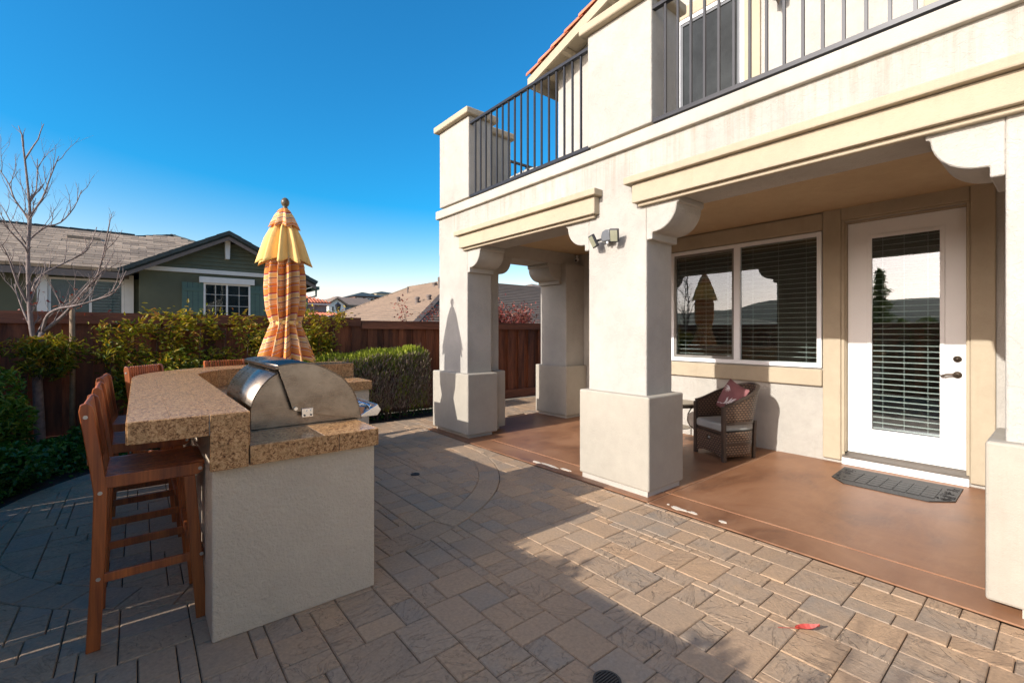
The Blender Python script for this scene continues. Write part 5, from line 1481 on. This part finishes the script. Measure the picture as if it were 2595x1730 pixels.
# red-leaved tree beyond the far fence
rt_ = thing('red_leaf_tree', 'red-leaved autumn tree beyond the fence, seen through the arch', 'tree', (8.2, 10.3, -0.09))
m_ = MB(); q = random.Random(9)
m_.tube([(8.2, 10.3, -.09), (8.22, 10.28, .8), (8.25, 10.25, 1.4)], [.07, .06, .05], 8); m_.build('trunk', M['twig'], rt_, smooth=True)
br = MB(); tips = []
for k in range(26):
    a = q.uniform(0, 6.28); L = q.uniform(.7, 1.35); d = Vector((math.cos(a), math.sin(a) * .7, q.uniform(.25, 1.1))).normalized()
    p0 = Vector((8.24, 10.26, q.uniform(.9, 1.5))); p1 = p0 + d * L * .5 + Vector((0, 0, .08)); p2 = p0 + d * L
    br.tube([p0, p1, p2], [.018, .011, .004], 5); tips += [tuple(p0 + (p2 - p0) * t) for t in (.55, .7, .85, 1.0)]
br.build('branches', M['twig'], rt_)
rg = np.random.default_rng(12); tips = np.array(tips)
foliage('crown', tips, .085, .036, M['maple_red'], rt_, per=34, spread=.15, rg=rg, up=-.1)
rt2 = thing('red_vine', 'red and orange vine sprays against the brown roof beside the pier', 'shrub', (4.6, 8.4, -0.09))
m_ = MB(); tips = []
for k in range(9):
    p0 = Vector((4.6, 8.4, -.09)); p2 = Vector((4.6 + q.uniform(-.75, .5), 8.3 + q.uniform(-.2, .2), q.uniform(1.66, 1.98)))
    m_.tube([p0, (p0 + p2) / 2 + Vector((q.uniform(-.1, .1), 0, .2)), p2], [.012, .008, .003], 5); tips.append(tuple(p2))
m_.build('canes', M['twig'], rt2); foliage('foliage', np.array(tips), .06, .028, M['maple_red'], rt2, per=22, spread=.08, rg=rg)

# climber along the top of the side fence and a taller shrub: they throw the leafy edge of the shade
vine = thing('fence_climber', 'leafy climber growing along the top of the side fence', 'climber', (-1.6, 1.0, -0.012))
rg = np.random.default_rng(44); n = 3600
yy = rg.uniform(-0.35, 2.55, n); amp = 1.60 + .10 * np.sin(yy * 2.3 + 1) * np.sin(yy * 5.1) + .05 * np.sin(yy * 13)
zz = amp + .06 - rg.random(n) ** 1.3 * .5; xx = -1.62 + rg.normal(size=n) * .08
foliage('foliage', np.c_[xx, yy, zz], .07, .03, M['evergreen'], vine, rg=rg)
m_ = MB()
for k in range(8):
    y0 = -0.3 + k * .40; m_.tube([(-1.66, y0, -.05), (-1.67, y0 + q.uniform(-.15, .15), .8), (-1.65, y0 + q.uniform(-.25, .25), 1.6)], [.012, .009, .004], 5)
m_.build('stems', M['twig'], vine)
ts = thing('tall_shrub', 'tall thin shrub rising above the side fence', 'shrub', (-2.1, 0.35, -0.09))
m_ = MB(); tips = []
for k in range(10):
    p2 = Vector((-2.1 + q.uniform(-.15, .15), .35 + q.uniform(-.42, .42), q.uniform(1.95, 2.45)))
    m_.tube([(-2.1 + q.uniform(-.05, .05), .35 + q.uniform(-.15, .15), -.09), (p2.x, p2.y, 1.2), p2], [.014, .010, .004], 5); tips += [tuple(p2), (p2.x, p2.y, p2.z - .15)]
m_.build('stems', M['twig'], ts); foliage('foliage', np.array(tips), .08, .014, M['evergreen'], ts, per=10, spread=.09, rg=rg)
# conifer in the next garden, mirrored in the door glass
cf = thing('conifer', 'feathery conifer in the garden beyond the side fence', 'tree', (-8.0, 4.26, -0.09))
MB().tube([(-8.0, 4.26, -.09), (-8.0, 4.26, 3.5)], [.09, .01], 8).build('trunk', M['twig'], cf)
n = 3000; z = rg.uniform(.2, 3.55, n); r_ = (3.65 - z) / 3.4 * 1.0 * rg.random(n) ** .5 * (0.75 + .3 * np.sin(z * 14)); a = rg.uniform(0, 6.28, n)
foliage('crown', np.c_[-8 + r_ * np.cos(a), 4.26 + r_ * np.sin(a), z], .16, .03, M['evergreen'], cf, rg=rg)

# ================================================================== neighbours
M['green_wall'] = simple('green_stucco', (0.085, 0.085, 0.050), 0.9, var=0.12, vscale=1.5, bmp=0.3, bscale=30)
M['green_siding'] = simple('green_siding', (0.098, 0.104, 0.064), 0.8, var=0.08)
M['shutter_green'] = simple('shutter_green', (0.06, 0.105, 0.080), 0.7, var=0.1)
M['off_white'] = simple('off_white_trim', (0.62, 0.58, 0.52), 0.6, var=0.05)
M['brown_fascia'] = simple('brown_fascia', (0.15, 0.115, 0.095), 0.7)
M['roof_grey'] = simple('grey_roof_tile', (0.31, 0.225, 0.15), 0.85, var=0.15, vscale=3, orv=0.36, bmp=.3, bscale=25)
M['roof_dark'] = simple('dark_roof_tile', (0.030, 0.040, 0.036), 0.7, var=0.2, orv=.15)
M['roof_brown'] = simple('brown_roof_tile', (0.21, 0.15, 0.105), 0.85, var=0.12, vscale=1.2, orv=.06)
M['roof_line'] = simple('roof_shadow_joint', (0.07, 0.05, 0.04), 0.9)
M['pane_far'] = glass_mat('far_pane', 0.0, (0.70, 0.78, 0.78), k=0.55)
M['shade'] = simple('window_shade', (0.10, 0.16, 0.16), 0.7)
M['louvre'] = simple('louvre_teal', (0.20, 0.30, 0.30), 0.6)
M['cream_wall'] = simple('cream_wall', (0.62, 0.52, 0.36), 0.85); M['white_wall'] = simple('white_wall', (0.72, 0.69, 0.63), 0.85); M['grey_wall'] = simple('grey_wall', (0.27, 0.25, 0.24), 0.85)
M['brown_wall'] = simple('brown_wall', (0.11, 0.062, 0.048), 0.85)
M['void'] = simple('dark_interior', (0.02, 0.022, 0.025), 0.8)

def boxpart(nm, m, par, *b, bevel=0): return MB().box(*b).build(nm, m, par, bevel=bevel)
gh = thing('green_house', 'low green neighbour house with grey tiled roof and white trim', 'house', (1.0, 17.5, -0.09))
GY = 17.0
boxpart('wall', M['green_wall'], gh, 0.03, 4.55, GY, 22.0, -.09, 3.24)
boxpart('wall', M['green_wall'], gh, -12, 0.029, GY + 1.2, 22.0, -.09, 3.05)
# gable with lap siding
PX, PZ, EX, EZ = 2.19, 4.47, -0.40, 3.10; slope = (PZ - EZ) / (PX - EX)
for k in range(9):
    z0 = 3.36 + k * 0.125; z1 = z0 + 0.125
    hw = (PZ - 0.10 - z1) / slope
    if hw < 0.1: break
    hw0 = (PZ - 0.10 - z0) / slope
    yb, yt, yk = GY - 0.045, GY - 0.012, GY + 0.2
    MB().add([(PX - hw0, yb, z0), (PX + hw0, yb, z0), (PX + hw, yt, z1), (PX - hw, yt, z1), (PX - hw0, yk, z0), (PX + hw0, yk, z0), (PX + hw, yk, z1), (PX - hw, yk, z1)],
        [(0, 1, 2, 3), (4, 7, 6, 5), (0, 4, 5, 1), (3, 2, 6, 7), (1, 5, 6, 2), (0, 3, 7, 4)]).build('siding_board', M['green_siding'], gh)
boxpart('belt_course', M['off_white'], gh, -0.02, 4.6, GY - 0.06, GY - 0.001, 3.235, 3.355)
MB().prism([(PX - .055, 3.72), (PX + .055, 3.72), (PX + .075, 4.34), (PX - .075, 4.34)], 'y', GY - 0.20, GY - 0.03).build('gable_bracket', M['off_white'], gh)
groof = MB()
for sg in (-1, 1):
    e = PX + sg * (PX - EX); groof.prism([(PX, PZ - .08), (e, EZ - .08), (e, EZ - .02), (PX, PZ - .02)], 'y', GY - 0.42, 21.5)
gr_ = groof.build('gable_roof', M['roof_dark'], gh)
for sg in (-1, 1):
    e = PX + sg * (PX - EX); MB().prism([(PX, PZ - .19), (e, EZ - .19), (e, EZ - .082), (PX, PZ - .082)], 'y', GY - 0.44, GY - 0.40).build('barge_board', M['brown_fascia'], gr_)
    Lr = math.hypot(PX - EX, PZ - EZ); n = 9; tm = MB().box(-.01, Lr / n + .03, -.12, .14, -.02, .085).mesh('rake_tile'); tm.materials.append(M['roof_dark'])
    for k in range(n):
        x = e - sg * (PX - EX) * k / n; z = EZ + (PZ - EZ) * k / n; a = math.atan2(PZ - EZ, PX - EX)
        piece('rake_tile', tm, None, gr_, (x, GY - 0.40, z + .004), (0, -a + .035, 0) if sg < 0 else (0, -(math.pi - a) - .035 + math.pi * 0, 0), (1, 1, 1) if sg < 0 else (1, 1, -1))
MB().box(4.78, 4.90, GY - 0.40, 21.4, EZ - .20, EZ - .09).build('gutter', M['shutter_green'], gr_)
MB().tube([(4.80, GY - .35, EZ - .20), (4.80, GY - .35, EZ - .42), (4.57, GY - .10, EZ - .50), (4.57, GY - .06, -.05)], .035, 6).build('downpipe', M['shutter_green'], gr_)
def far_window(par, x0, x1, z0, z1, y, mull=(), grid=(0, 0), head=None, shade=False, fw=.05, frame='off_white'):
    w_ = MB()
    for b in ((x0, x0 + fw, z0, z1), (x1 - fw, x1, z0, z1), (x0 + fw, x1 - fw, z1 - fw, z1), (x0 + fw, x1 - fw, z0, z0 + fw)): w_.box(b[0], b[1], y - .05, y - .001, b[2], b[3])
    for mx in mull: w_.box(mx - fw / 2, mx + fw / 2, y - .052, y - .003, z0 + fw, z1 - fw)
    wo_ = w_.build('window', M[frame], par)
    boxpart('backing', M['shade'] if shade else M['void'], wo_, x0 + fw, x1 - fw, y - .016, y - .010, z0 + fw, z1 - fw)
    boxpart('pane', M['pane_far'], wo_, x0 + fw, x1 - fw, y - .030, y - .026, z0 + fw, z1 - fw)
    gx, gz = grid
    for k in range(1, gx): boxpart('glazing_bar', M[frame], wo_, x0 + (x1 - x0) * k / gx - .005, x0 + (x1 - x0) * k / gx + .005, y - .036, y - .031, z0 + fw, z1 - fw)
    for k in range(1, gz): boxpart('glazing_bar', M[frame], wo_, x0 + fw, x1 - fw, y - .0365, y - .0315, z0 + (z1 - z0) * k / gz - .005, z0 + (z1 - z0) * k / gz + .005)
    if head: boxpart('head_trim', M['off_white'], wo_, head[0], head[1], y - .12, y - .002, head[2], head[3])
    return wo_
far_window(gh, 1.57, 2.84, 1.55, 2.95, GY, (2.19,), (4, 4), (1.46, 2.95, 2.952, 3.13))
for (x0, x1) in ((1.03, 1.565), (2.845, 3.38)):
    sh_ = boxpart('shutter', M['shutter_green'], gh, x0, x1, GY - .045, GY - .002, 1.5, 2.94)
    for k in range(1, 4): boxpart('batten', M['void'], sh_, x0 + (x1 - x0) * k / 4 - .004, x0 + (x1 - x0) * k / 4 + .004, GY - .0465, GY - .0452, 1.5, 2.94)
    boxpart('crossbar', M['shutter_green'], sh_, x0 + .01, x1 - .01, GY - .065, GY - .047, 2.68, 2.78)
# wide window of the left wing
s = 1.07; WY = GY + 1.2
wv = far_window(gh, -1.82 * s, -0.30 * s, 1.3, 2.98, WY, (-1.07,), (0, 0), None, True, .06)
boxpart('surround', M['off_white'], wv, -2.02 * s, -1.825 * s, WY - .09, WY - .002, 1.2, 3.06); boxpart('surround', M['off_white'], wv, -0.295 * s, -0.09 * s, WY - .09, WY - .002, 1.2, 3.06); boxpart('surround', M['off_white'], wv, -2.02 * s, -0.09 * s, WY - .09, WY - .002, 3.062, 3.145)
lou = MB().box(0, 0.60, -.012, .012, -.004, .004).mesh('louvre'); lou.materials.append(M['louvre'])
for k in range(17): piece('louvre', lou, None, wv, (-1.02, WY - .020, 1.42 + k * .088), (R(35), 0, 0))
# main roof of tiles: eave rising to the ridge, with a higher hip at its right end
EY, EZm, RY, RZ = GY + 0.80, 3.19, 21.6, 4.86
mp_ = (RZ - EZm) / (RY - EY); yz = lambda z: EY + (z - EZm) / mp_
hipx = lambda z: 1.06 + (5.13 - z) * 2.4            # right-hand hip line
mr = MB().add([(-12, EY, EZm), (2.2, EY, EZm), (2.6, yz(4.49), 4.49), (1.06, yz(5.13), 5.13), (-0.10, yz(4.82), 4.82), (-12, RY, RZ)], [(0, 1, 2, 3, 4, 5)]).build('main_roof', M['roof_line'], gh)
boxpart('fascia', M['brown_fascia'], mr, -12, -0.20, EY - .03, EY - .002, EZm - .19, EZm - .0)
nc = 17; pitch_a = math.atan(mp_); sl_len = math.hypot(RZ - EZm, RY - EY); step = sl_len / nc
tl = MB().box(.003, .414, 0, step + .05, .0, .095).mesh('roof_tile'); tl.materials.append(M['roof_grey']); q = random.Random(8); cnt = 0
rest = MB()
for r_ in range(nc + 3):
    z = EZm + (RZ - EZm) * r_ / nc; y = yz(z) - .05; zt = z + (RZ - EZm) / nc
    x = -5.2 + (0.21 if r_ % 2 else 0)
    xl = -99 if zt < 4.86 else -0.10 + (zt - 4.82) / .31 * 1.16
    xr = min(hipx(zt), -0.35 + (zt - 3.10) / .53 + .25)      # hidden beyond the gable
    while x < xr - .30:
        if x > max(-3.36 - .035 * r_, xl) and cnt < 300:
            piece('roof_tile', tl, None, mr, (x, y, z + .012 + q.uniform(0, .008)), (pitch_a - .030, 0, 0)); cnt += 1
        x += .418
    if r_ < nc:
        e = -3.40 - .035 * r_; dy = step * math.cos(pitch_a) + .03; dz = step * math.sin(pitch_a)
        rest.add([(-12, y, z + .075), (e, y, z + .075), (e, y + dy, z + dz + .03), (-12, y + dy, z + dz + .03), (-12, y, z), (e, y, z)], [(0, 1, 2, 3), (4, 5, 1, 0)])
tag(rest.build('far_tiles', M['roof_grey'], mr), kind='stuff')
rdg = MB().box(0, .44, -.13, .13, -.03, .06).mesh('ridge_tile'); rdg.materials.append(M['roof_dark'])
for k in range(10): piece('ridge_tile', rdg, None, mr, (-4.3 + k * .42, RY, RZ + .06), (0, .03, 0))
for (A0, B0, n_) in ((Vector((-0.10, yz(4.82), 4.88)), Vector((1.06, yz(5.13), 5.20)), 4), (Vector((1.06, yz(5.13), 5.20)), Vector((2.5, yz(4.53), 4.60)), 5)):
    for k in range(n_): MB().bar(A0.lerp(B0, k / n_), A0.lerp(B0, (k + 1.08) / n_) - Vector((0, 0, .02)), .24, .08).build('ridge_tile', M['roof_dark'], mr)
boxpart('roof_vent', M['roof_grey'], mr, -1.75, -0.95, 20.3, 20.7, 4.36, 4.53)

# brown hip roof beyond the right-hand fence
bh = thing('brown_roof_house', 'neighbour house with broad tan tiled hip roof beyond the fence', 'house', (12.0, 22.0, -0.09))
x0, y0, y1, w_, p_, e_ = 9.63, 18.66, 36.95, 6.02, 0.5, 1.7
boxpart('wall', M['grey_wall'], bh, x0 + .5, x0 + 2 * w_ - .5, y0 + .5, y1 - .5, -.09, 1.75)
x2 = x0 + 2 * w_; rz_ = e_ + p_ * w_
brf = MB().add([(x0, y0, e_), (x2 + 6, y0, e_), (x2 + 6, y1, e_), (x0, y1, e_), (x0 + w_, y0 + w_, rz_), (x0 + w_, y1 - w_, rz_), (x2 + 6, y0 + w_, rz_), (x2 + 6, y1 - w_, rz_)],
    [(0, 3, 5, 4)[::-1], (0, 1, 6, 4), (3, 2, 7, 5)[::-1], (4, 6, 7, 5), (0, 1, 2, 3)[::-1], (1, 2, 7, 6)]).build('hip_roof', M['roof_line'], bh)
NCO = 24
for k in range(NCO):
    t0, t1 = k / NCO, (k + 1.08) / NCO
    a = w_ * t0; b_ = w_ * t1; z0 = e_ + p_ * a; z1 = e_ + p_ * b_
    MB().add([(x0 + a - .03, y0 + a, z0 + .11), (x0 + a - .03, y1 - a, z0 + .11), (x0 + b_, y1 - b_, z1 + .03), (x0 + b_, y0 + b_, z1 + .03), (x0 + a - .03, y0 + a, z0), (x0 + a - .03, y1 - a, z0)], [(0, 3, 2, 1), (4, 0, 1, 5)]).build('tile_course', M['roof_brown'], brf)
    MB().add([(x0 + a, y0 + a - .03, z0 + .11), (x2 + 6, y0 + a - .03, z0 + .11), (x2 + 6, y0 + b_, z1 + .03), (x0 + b_, y0 + b_, z1 + .03), (x0 + a, y0 + a - .03, z0), (x2 + 6, y0 + a - .03, z0)], [(0, 1, 2, 3), (4, 5, 1, 0)]).build('tile_course', M['roof_brown'], brf)
A_, B_ = Vector((x0, y0, e_ + .12)), Vector((x0 + w_, y0 + w_, rz_ + .12))
for k in range(12): MB().bar(A_.lerp(B_, k / 12), A_.lerp(B_, (k + 1.08) / 12) + Vector((0, 0, -.03)), .30, .10).build('hip_tile', M['roof_line'], brf)
for k in range(14): MB().bar(Vector((x0, y1, e_ + .08)).lerp(Vector((x0 + w_, y1 - w_, rz_ + .08)), k / 14), Vector((x0, y1, e_ + .08)).lerp(Vector((x0 + w_, y1 - w_, rz_ + .08)), (k + 1.05) / 14), .22, .08).build('hip_tile', M['roof_brown'], brf)
for k in range(14): MB().bar((x0 + w_, y0 + w_ + k * .48, rz_ + .07), (x0 + w_, y0 + w_ + k * .48 + .5, rz_ + .05), .24, .10).build('ridge_tile', M['roof_brown'], brf)
for (x, y, h, r_) in ((12.9, 27.3, .34, .10), (14.2, 28.6, .5, .05), (14.3, 24.6, .75, .06), (14.9, 26.2, .3, .12), (12.2, 23.4, .42, .11), (12.5, 22.6, .36, .11)):
    z = e_ + p_ * (x - x0); MB().lathe([(r_ * 1.3, 0), (r_, .05), (r_, h * .7), (r_ * 1.35, h * .72), (r_ * 1.3, h), (.01, h * 1.05)], (x, y, z), 10).build('roof_vent', M['brown_fascia'], brf)

# house with orange barrel tiles
oh = thing('orange_tile_house', 'grey stucco house with orange barrel-tile roofs beside the umbrella', 'house', (9.5, 36, -0.09))
boxpart('wall', M['grey_wall'], oh, 2.0, 10.66, 34.4, 40, -.09, 3.45)
rr = MB().add([(1.7, 34.0, 3.48), (10.85, 34.0, 3.52), (8.9, 36.2, 4.30), (5.5, 37.6, 4.75), (1.7, 37.6, 4.75), (10.85, 40.5, 3.52)], [(0, 1, 2, 3, 4), (1, 5, 3, 2)]).build('upper_roof', M['tile_red'], oh)
lr_ = MB().add([(2.0, 32.9, 2.56), (11.16, 32.9, 2.58), (10.6, 34.39, 2.82), (2.0, 34.39, 2.86)], [(0, 1, 2, 3)]).build('lower_roof', M['tile_red'], oh)
boxpart('eave_board', M['off_white'], rr, 1.7, 10.85, 33.98, 34.03, 3.38, 3.47); boxpart('eave_board', M['brown_fascia'], lr_, 2.0, 11.16, 32.88, 32.92, 2.46, 2.555)
boxpart('porch_wall', M['grey_wall'], lr_, 2.3, 10.9, 33.4, 34.38, -.09, 2.55)
def barrel(L):
    m__ = MB(); n = 6; vs = [(-.07 * math.cos(math.pi * k / n), yy, .07 * math.sin(math.pi * k / n)) for yy in (0, L) for k in range(n + 1)]
    m__.add(vs, [(k, k + 1, n + 2 + k, n + 1 + k) for k in range(n)] + [tuple(range(n, -1, -1))]); me = m__.mesh('barrel_tile', True); me.materials.append(M['tile_red']); return me
bu, blw = barrel(1.0), barrel(1.52)
for k in range(24):
    x = 10.80 - k * .21; Lk = min(1.0, (10.85 - x) / 1.95) * 2.2 + .15 if x > 8.9 else 2.4 + (8.9 - x) * .35
    Lk = min(Lk, 3.2); piece('barrel_tile', bu, None, rr, (x, 33.97, 3.52), (math.atan2(.78, 2.2), 0, 0), (1, Lk, 1))
for k in range(26): piece('barrel_tile', blw, None, lr_, (11.1 - k * .21, 32.87, 2.585), (math.atan2(.27, 1.5), 0, 0))
far_window(oh, 8.75, 9.25, 2.75, 3.30, 34.4, (), (0, 0), None, True, .04); boxpart('downpipe', M['off_white'], oh, 9.72, 9.77, 34.32, 34.39, 2.85, 3.46)

# houses on the hill
def gable_house(name, label, x0, x1, y0, y1, zb, zw, zr_, wall, roofm, ridge='y', wins=(), side_wins=()):
    t = thing(name, label, 'house', ((x0 + x1) / 2, y0, zb))
    boxpart('wall', M[wall], t, x0, x1, y0, y1, zb - 2.5, zw)
    o = .35; cx_ = (x0 + x1) / 2; cy_ = (y0 + y1) / 2
    if ridge == 'y':
        MB().prism([(x0, zw + .001), (x1, zw + .001), (cx_, zr_ - .05)], 'y', y0 + .001, y1).build('gable', M[wall], t)
        MB().prism([(x0 - o, zw - .1), (cx_, zr_), (x1 + o, zw - .1), (x1 + o, zw + .12), (cx_, zr_ + .22), (x0 - o, zw + .12)], 'y', y0 - o, y1 + o).build('roof', M[roofm], t)
    elif ridge == 'x':
        MB().prism([(y0 - o, zw - .1), (cy_, zr_), (y1 + o, zw - .1), (y1 + o, zw + .1), (cy_, zr_ + .2), (y0 - o, zw + .1)], 'x', x0 - o, x1 + o).build('roof', M[roofm], t)
        MB().prism([(y0 + .001, zw + .001), (y1, zw + .001), (cy_, zr_ - .05)], 'x', x0, x1).build('gable', M[wall], t)
    else:
        wv_ = min((y1 - y0) / 2, (x1 - x0) / 2) * .95
        MB().add([(x0 - o, y0 - o, zw), (x1 + o, y0 - o, zw), (x1 + o, y1 + o, zw), (x0 - o, y1 + o, zw), (x0 + wv_, cy_, zr_), (x1 - wv_, cy_, zr_)], [(0, 1, 5, 4), (1, 2, 5), (2, 3, 4, 5), (3, 0, 4), (3, 2, 1, 0)]).build('roof', M[roofm], t)
    for (a, b, c, d) in wins: far_window(t, a, b, c, d, y0, (), (0, 0), None, False, .10)
    for (a, b, c, d) in side_wins:
        f_ = boxpart('window', M['off_white'], t, x0 - .06, x0 - .001, a, b, c, d); boxpart('pane', M['void'], f_, x0 - .075, x0 - .0605, a + .12, b - .12, c + .12, d - .12)
    return t
gable_house('gabled_house', 'white gabled hillside house with dark windows', 22.0, 24.4, 70, 79, 3.2, 5.55, 6.45, 'white_wall', 'roof_brown', 'y', ((22.35, 22.8, 4.5, 5.35), (23.25, 23.7, 4.5, 5.35)), ((71, 72, 4.5, 5.4), (74, 75.2, 4.5, 5.4)))
gable_house('long_house', 'long brown-roofed house joined behind the white gable on the hill', 24.6, 29.6, 71.5, 79, 3.2, 5.6, 6.9, 'grey_wall', 'roof_brown', 'x', ((25.5, 26.3, 4.3, 5.2), (27.2, 28.0, 4.3, 5.2)))
gable_house('tan_house', 'tan hip-roofed house behind the white gable on the hill', 28.2, 35, 90, 100, 5.0, 7.35, 8.75, 'cream_wall', 'roof_brown', 'hip', ((28.8, 29.8, 6.0, 7.0),))
gable_house('dark_roof_house', 'tall dark-roofed hillside house with pale upper windows', 40.8, 49.0, 110, 122, 7.0, 10.25, 11.75, 'brown_wall', 'roof_dark', 'hip', ((41.2, 42.6, 8.9, 9.9), (43.4, 44.4, 8.9, 9.9), (44.5, 45.5, 8.9, 9.9)))
gable_house('crest_house', 'pale house farthest up the hill on the skyline', 54.5, 63, 130, 142, 9.5, 12.9, 14.1, 'cream_wall', 'roof_dark', 'hip', ((55.5, 57, 11.3, 12.4), (58.5, 60, 11.3, 12.4)))
gable_house('cream_house', 'cream two-storey hillside house glimpsed through the arch', 54.0, 62.0, 60, 70, 2.0, 9.2, 10.6, 'cream_wall', 'roof_brown', 'hip', ((55.2, 55.9, 7.9, 8.8), (57.0, 57.8, 7.9, 8.8), (55.2, 55.9, 5.6, 6.8), (57.0, 57.8, 5.6, 6.8)))
# street lamp in front of the white gable
lp = thing('street_lamp', 'black post-top street lantern in front of the white gabled house', 'street lamp', (10.0, 30, -0.09))
MB().tube([(10.0, 30, -.09), (10.0, 30, 2.75)], [.06, .04], 8).build('post', M['iron'], lp)
MB().lathe([(.03, 2.75), (.10, 2.80), (.13, 2.86), (.19, 3.16), (.21, 3.18), (.08, 3.30), (.03, 3.36), (.005, 3.42)], (10, 30, 0), 8).build('lantern', M['iron'], lp)

# crumbs of leaf litter on the pavers
def litter():
    rg = np.random.default_rng(77); P_ = []
    while len(P_) < 90:
        x, y = rg.uniform(-0.8, 3.2), rg.uniform(0.6, 6.6)
        if in_field(x, y) and not (0.2 < x < 1.1 and 2.4 < y < 5): P_.append((x, y, 0.004))
    n = len(P_); d = rg.normal(size=(n, 3)) * np.array([1, 1, .12])
    V, F_ = leaves(P_, d, rg.normal(size=(n, 3)) * .2 + np.array([0, 0, 1]), rg.uniform(.006, .022, n), rg.uniform(.003, .010, n))
    me = raw_mesh('leaf_litter', V, F_, np.repeat(rg.random(n), 6)); me.materials.append(M['litter'])
    o = bpy.data.objects.new('leaf_litter', me); COL.objects.link(o); tag(o, 'scattered crumbs of dry leaf on the pavers', 'leaf litter', kind='stuff')
M['litter'] = leaf_mat('dry_litter', [(0.10, 0.06, 0.03), (0.22, 0.14, 0.07), (0.34, 0.25, 0.14)], 0.8, 0.1)
litter()
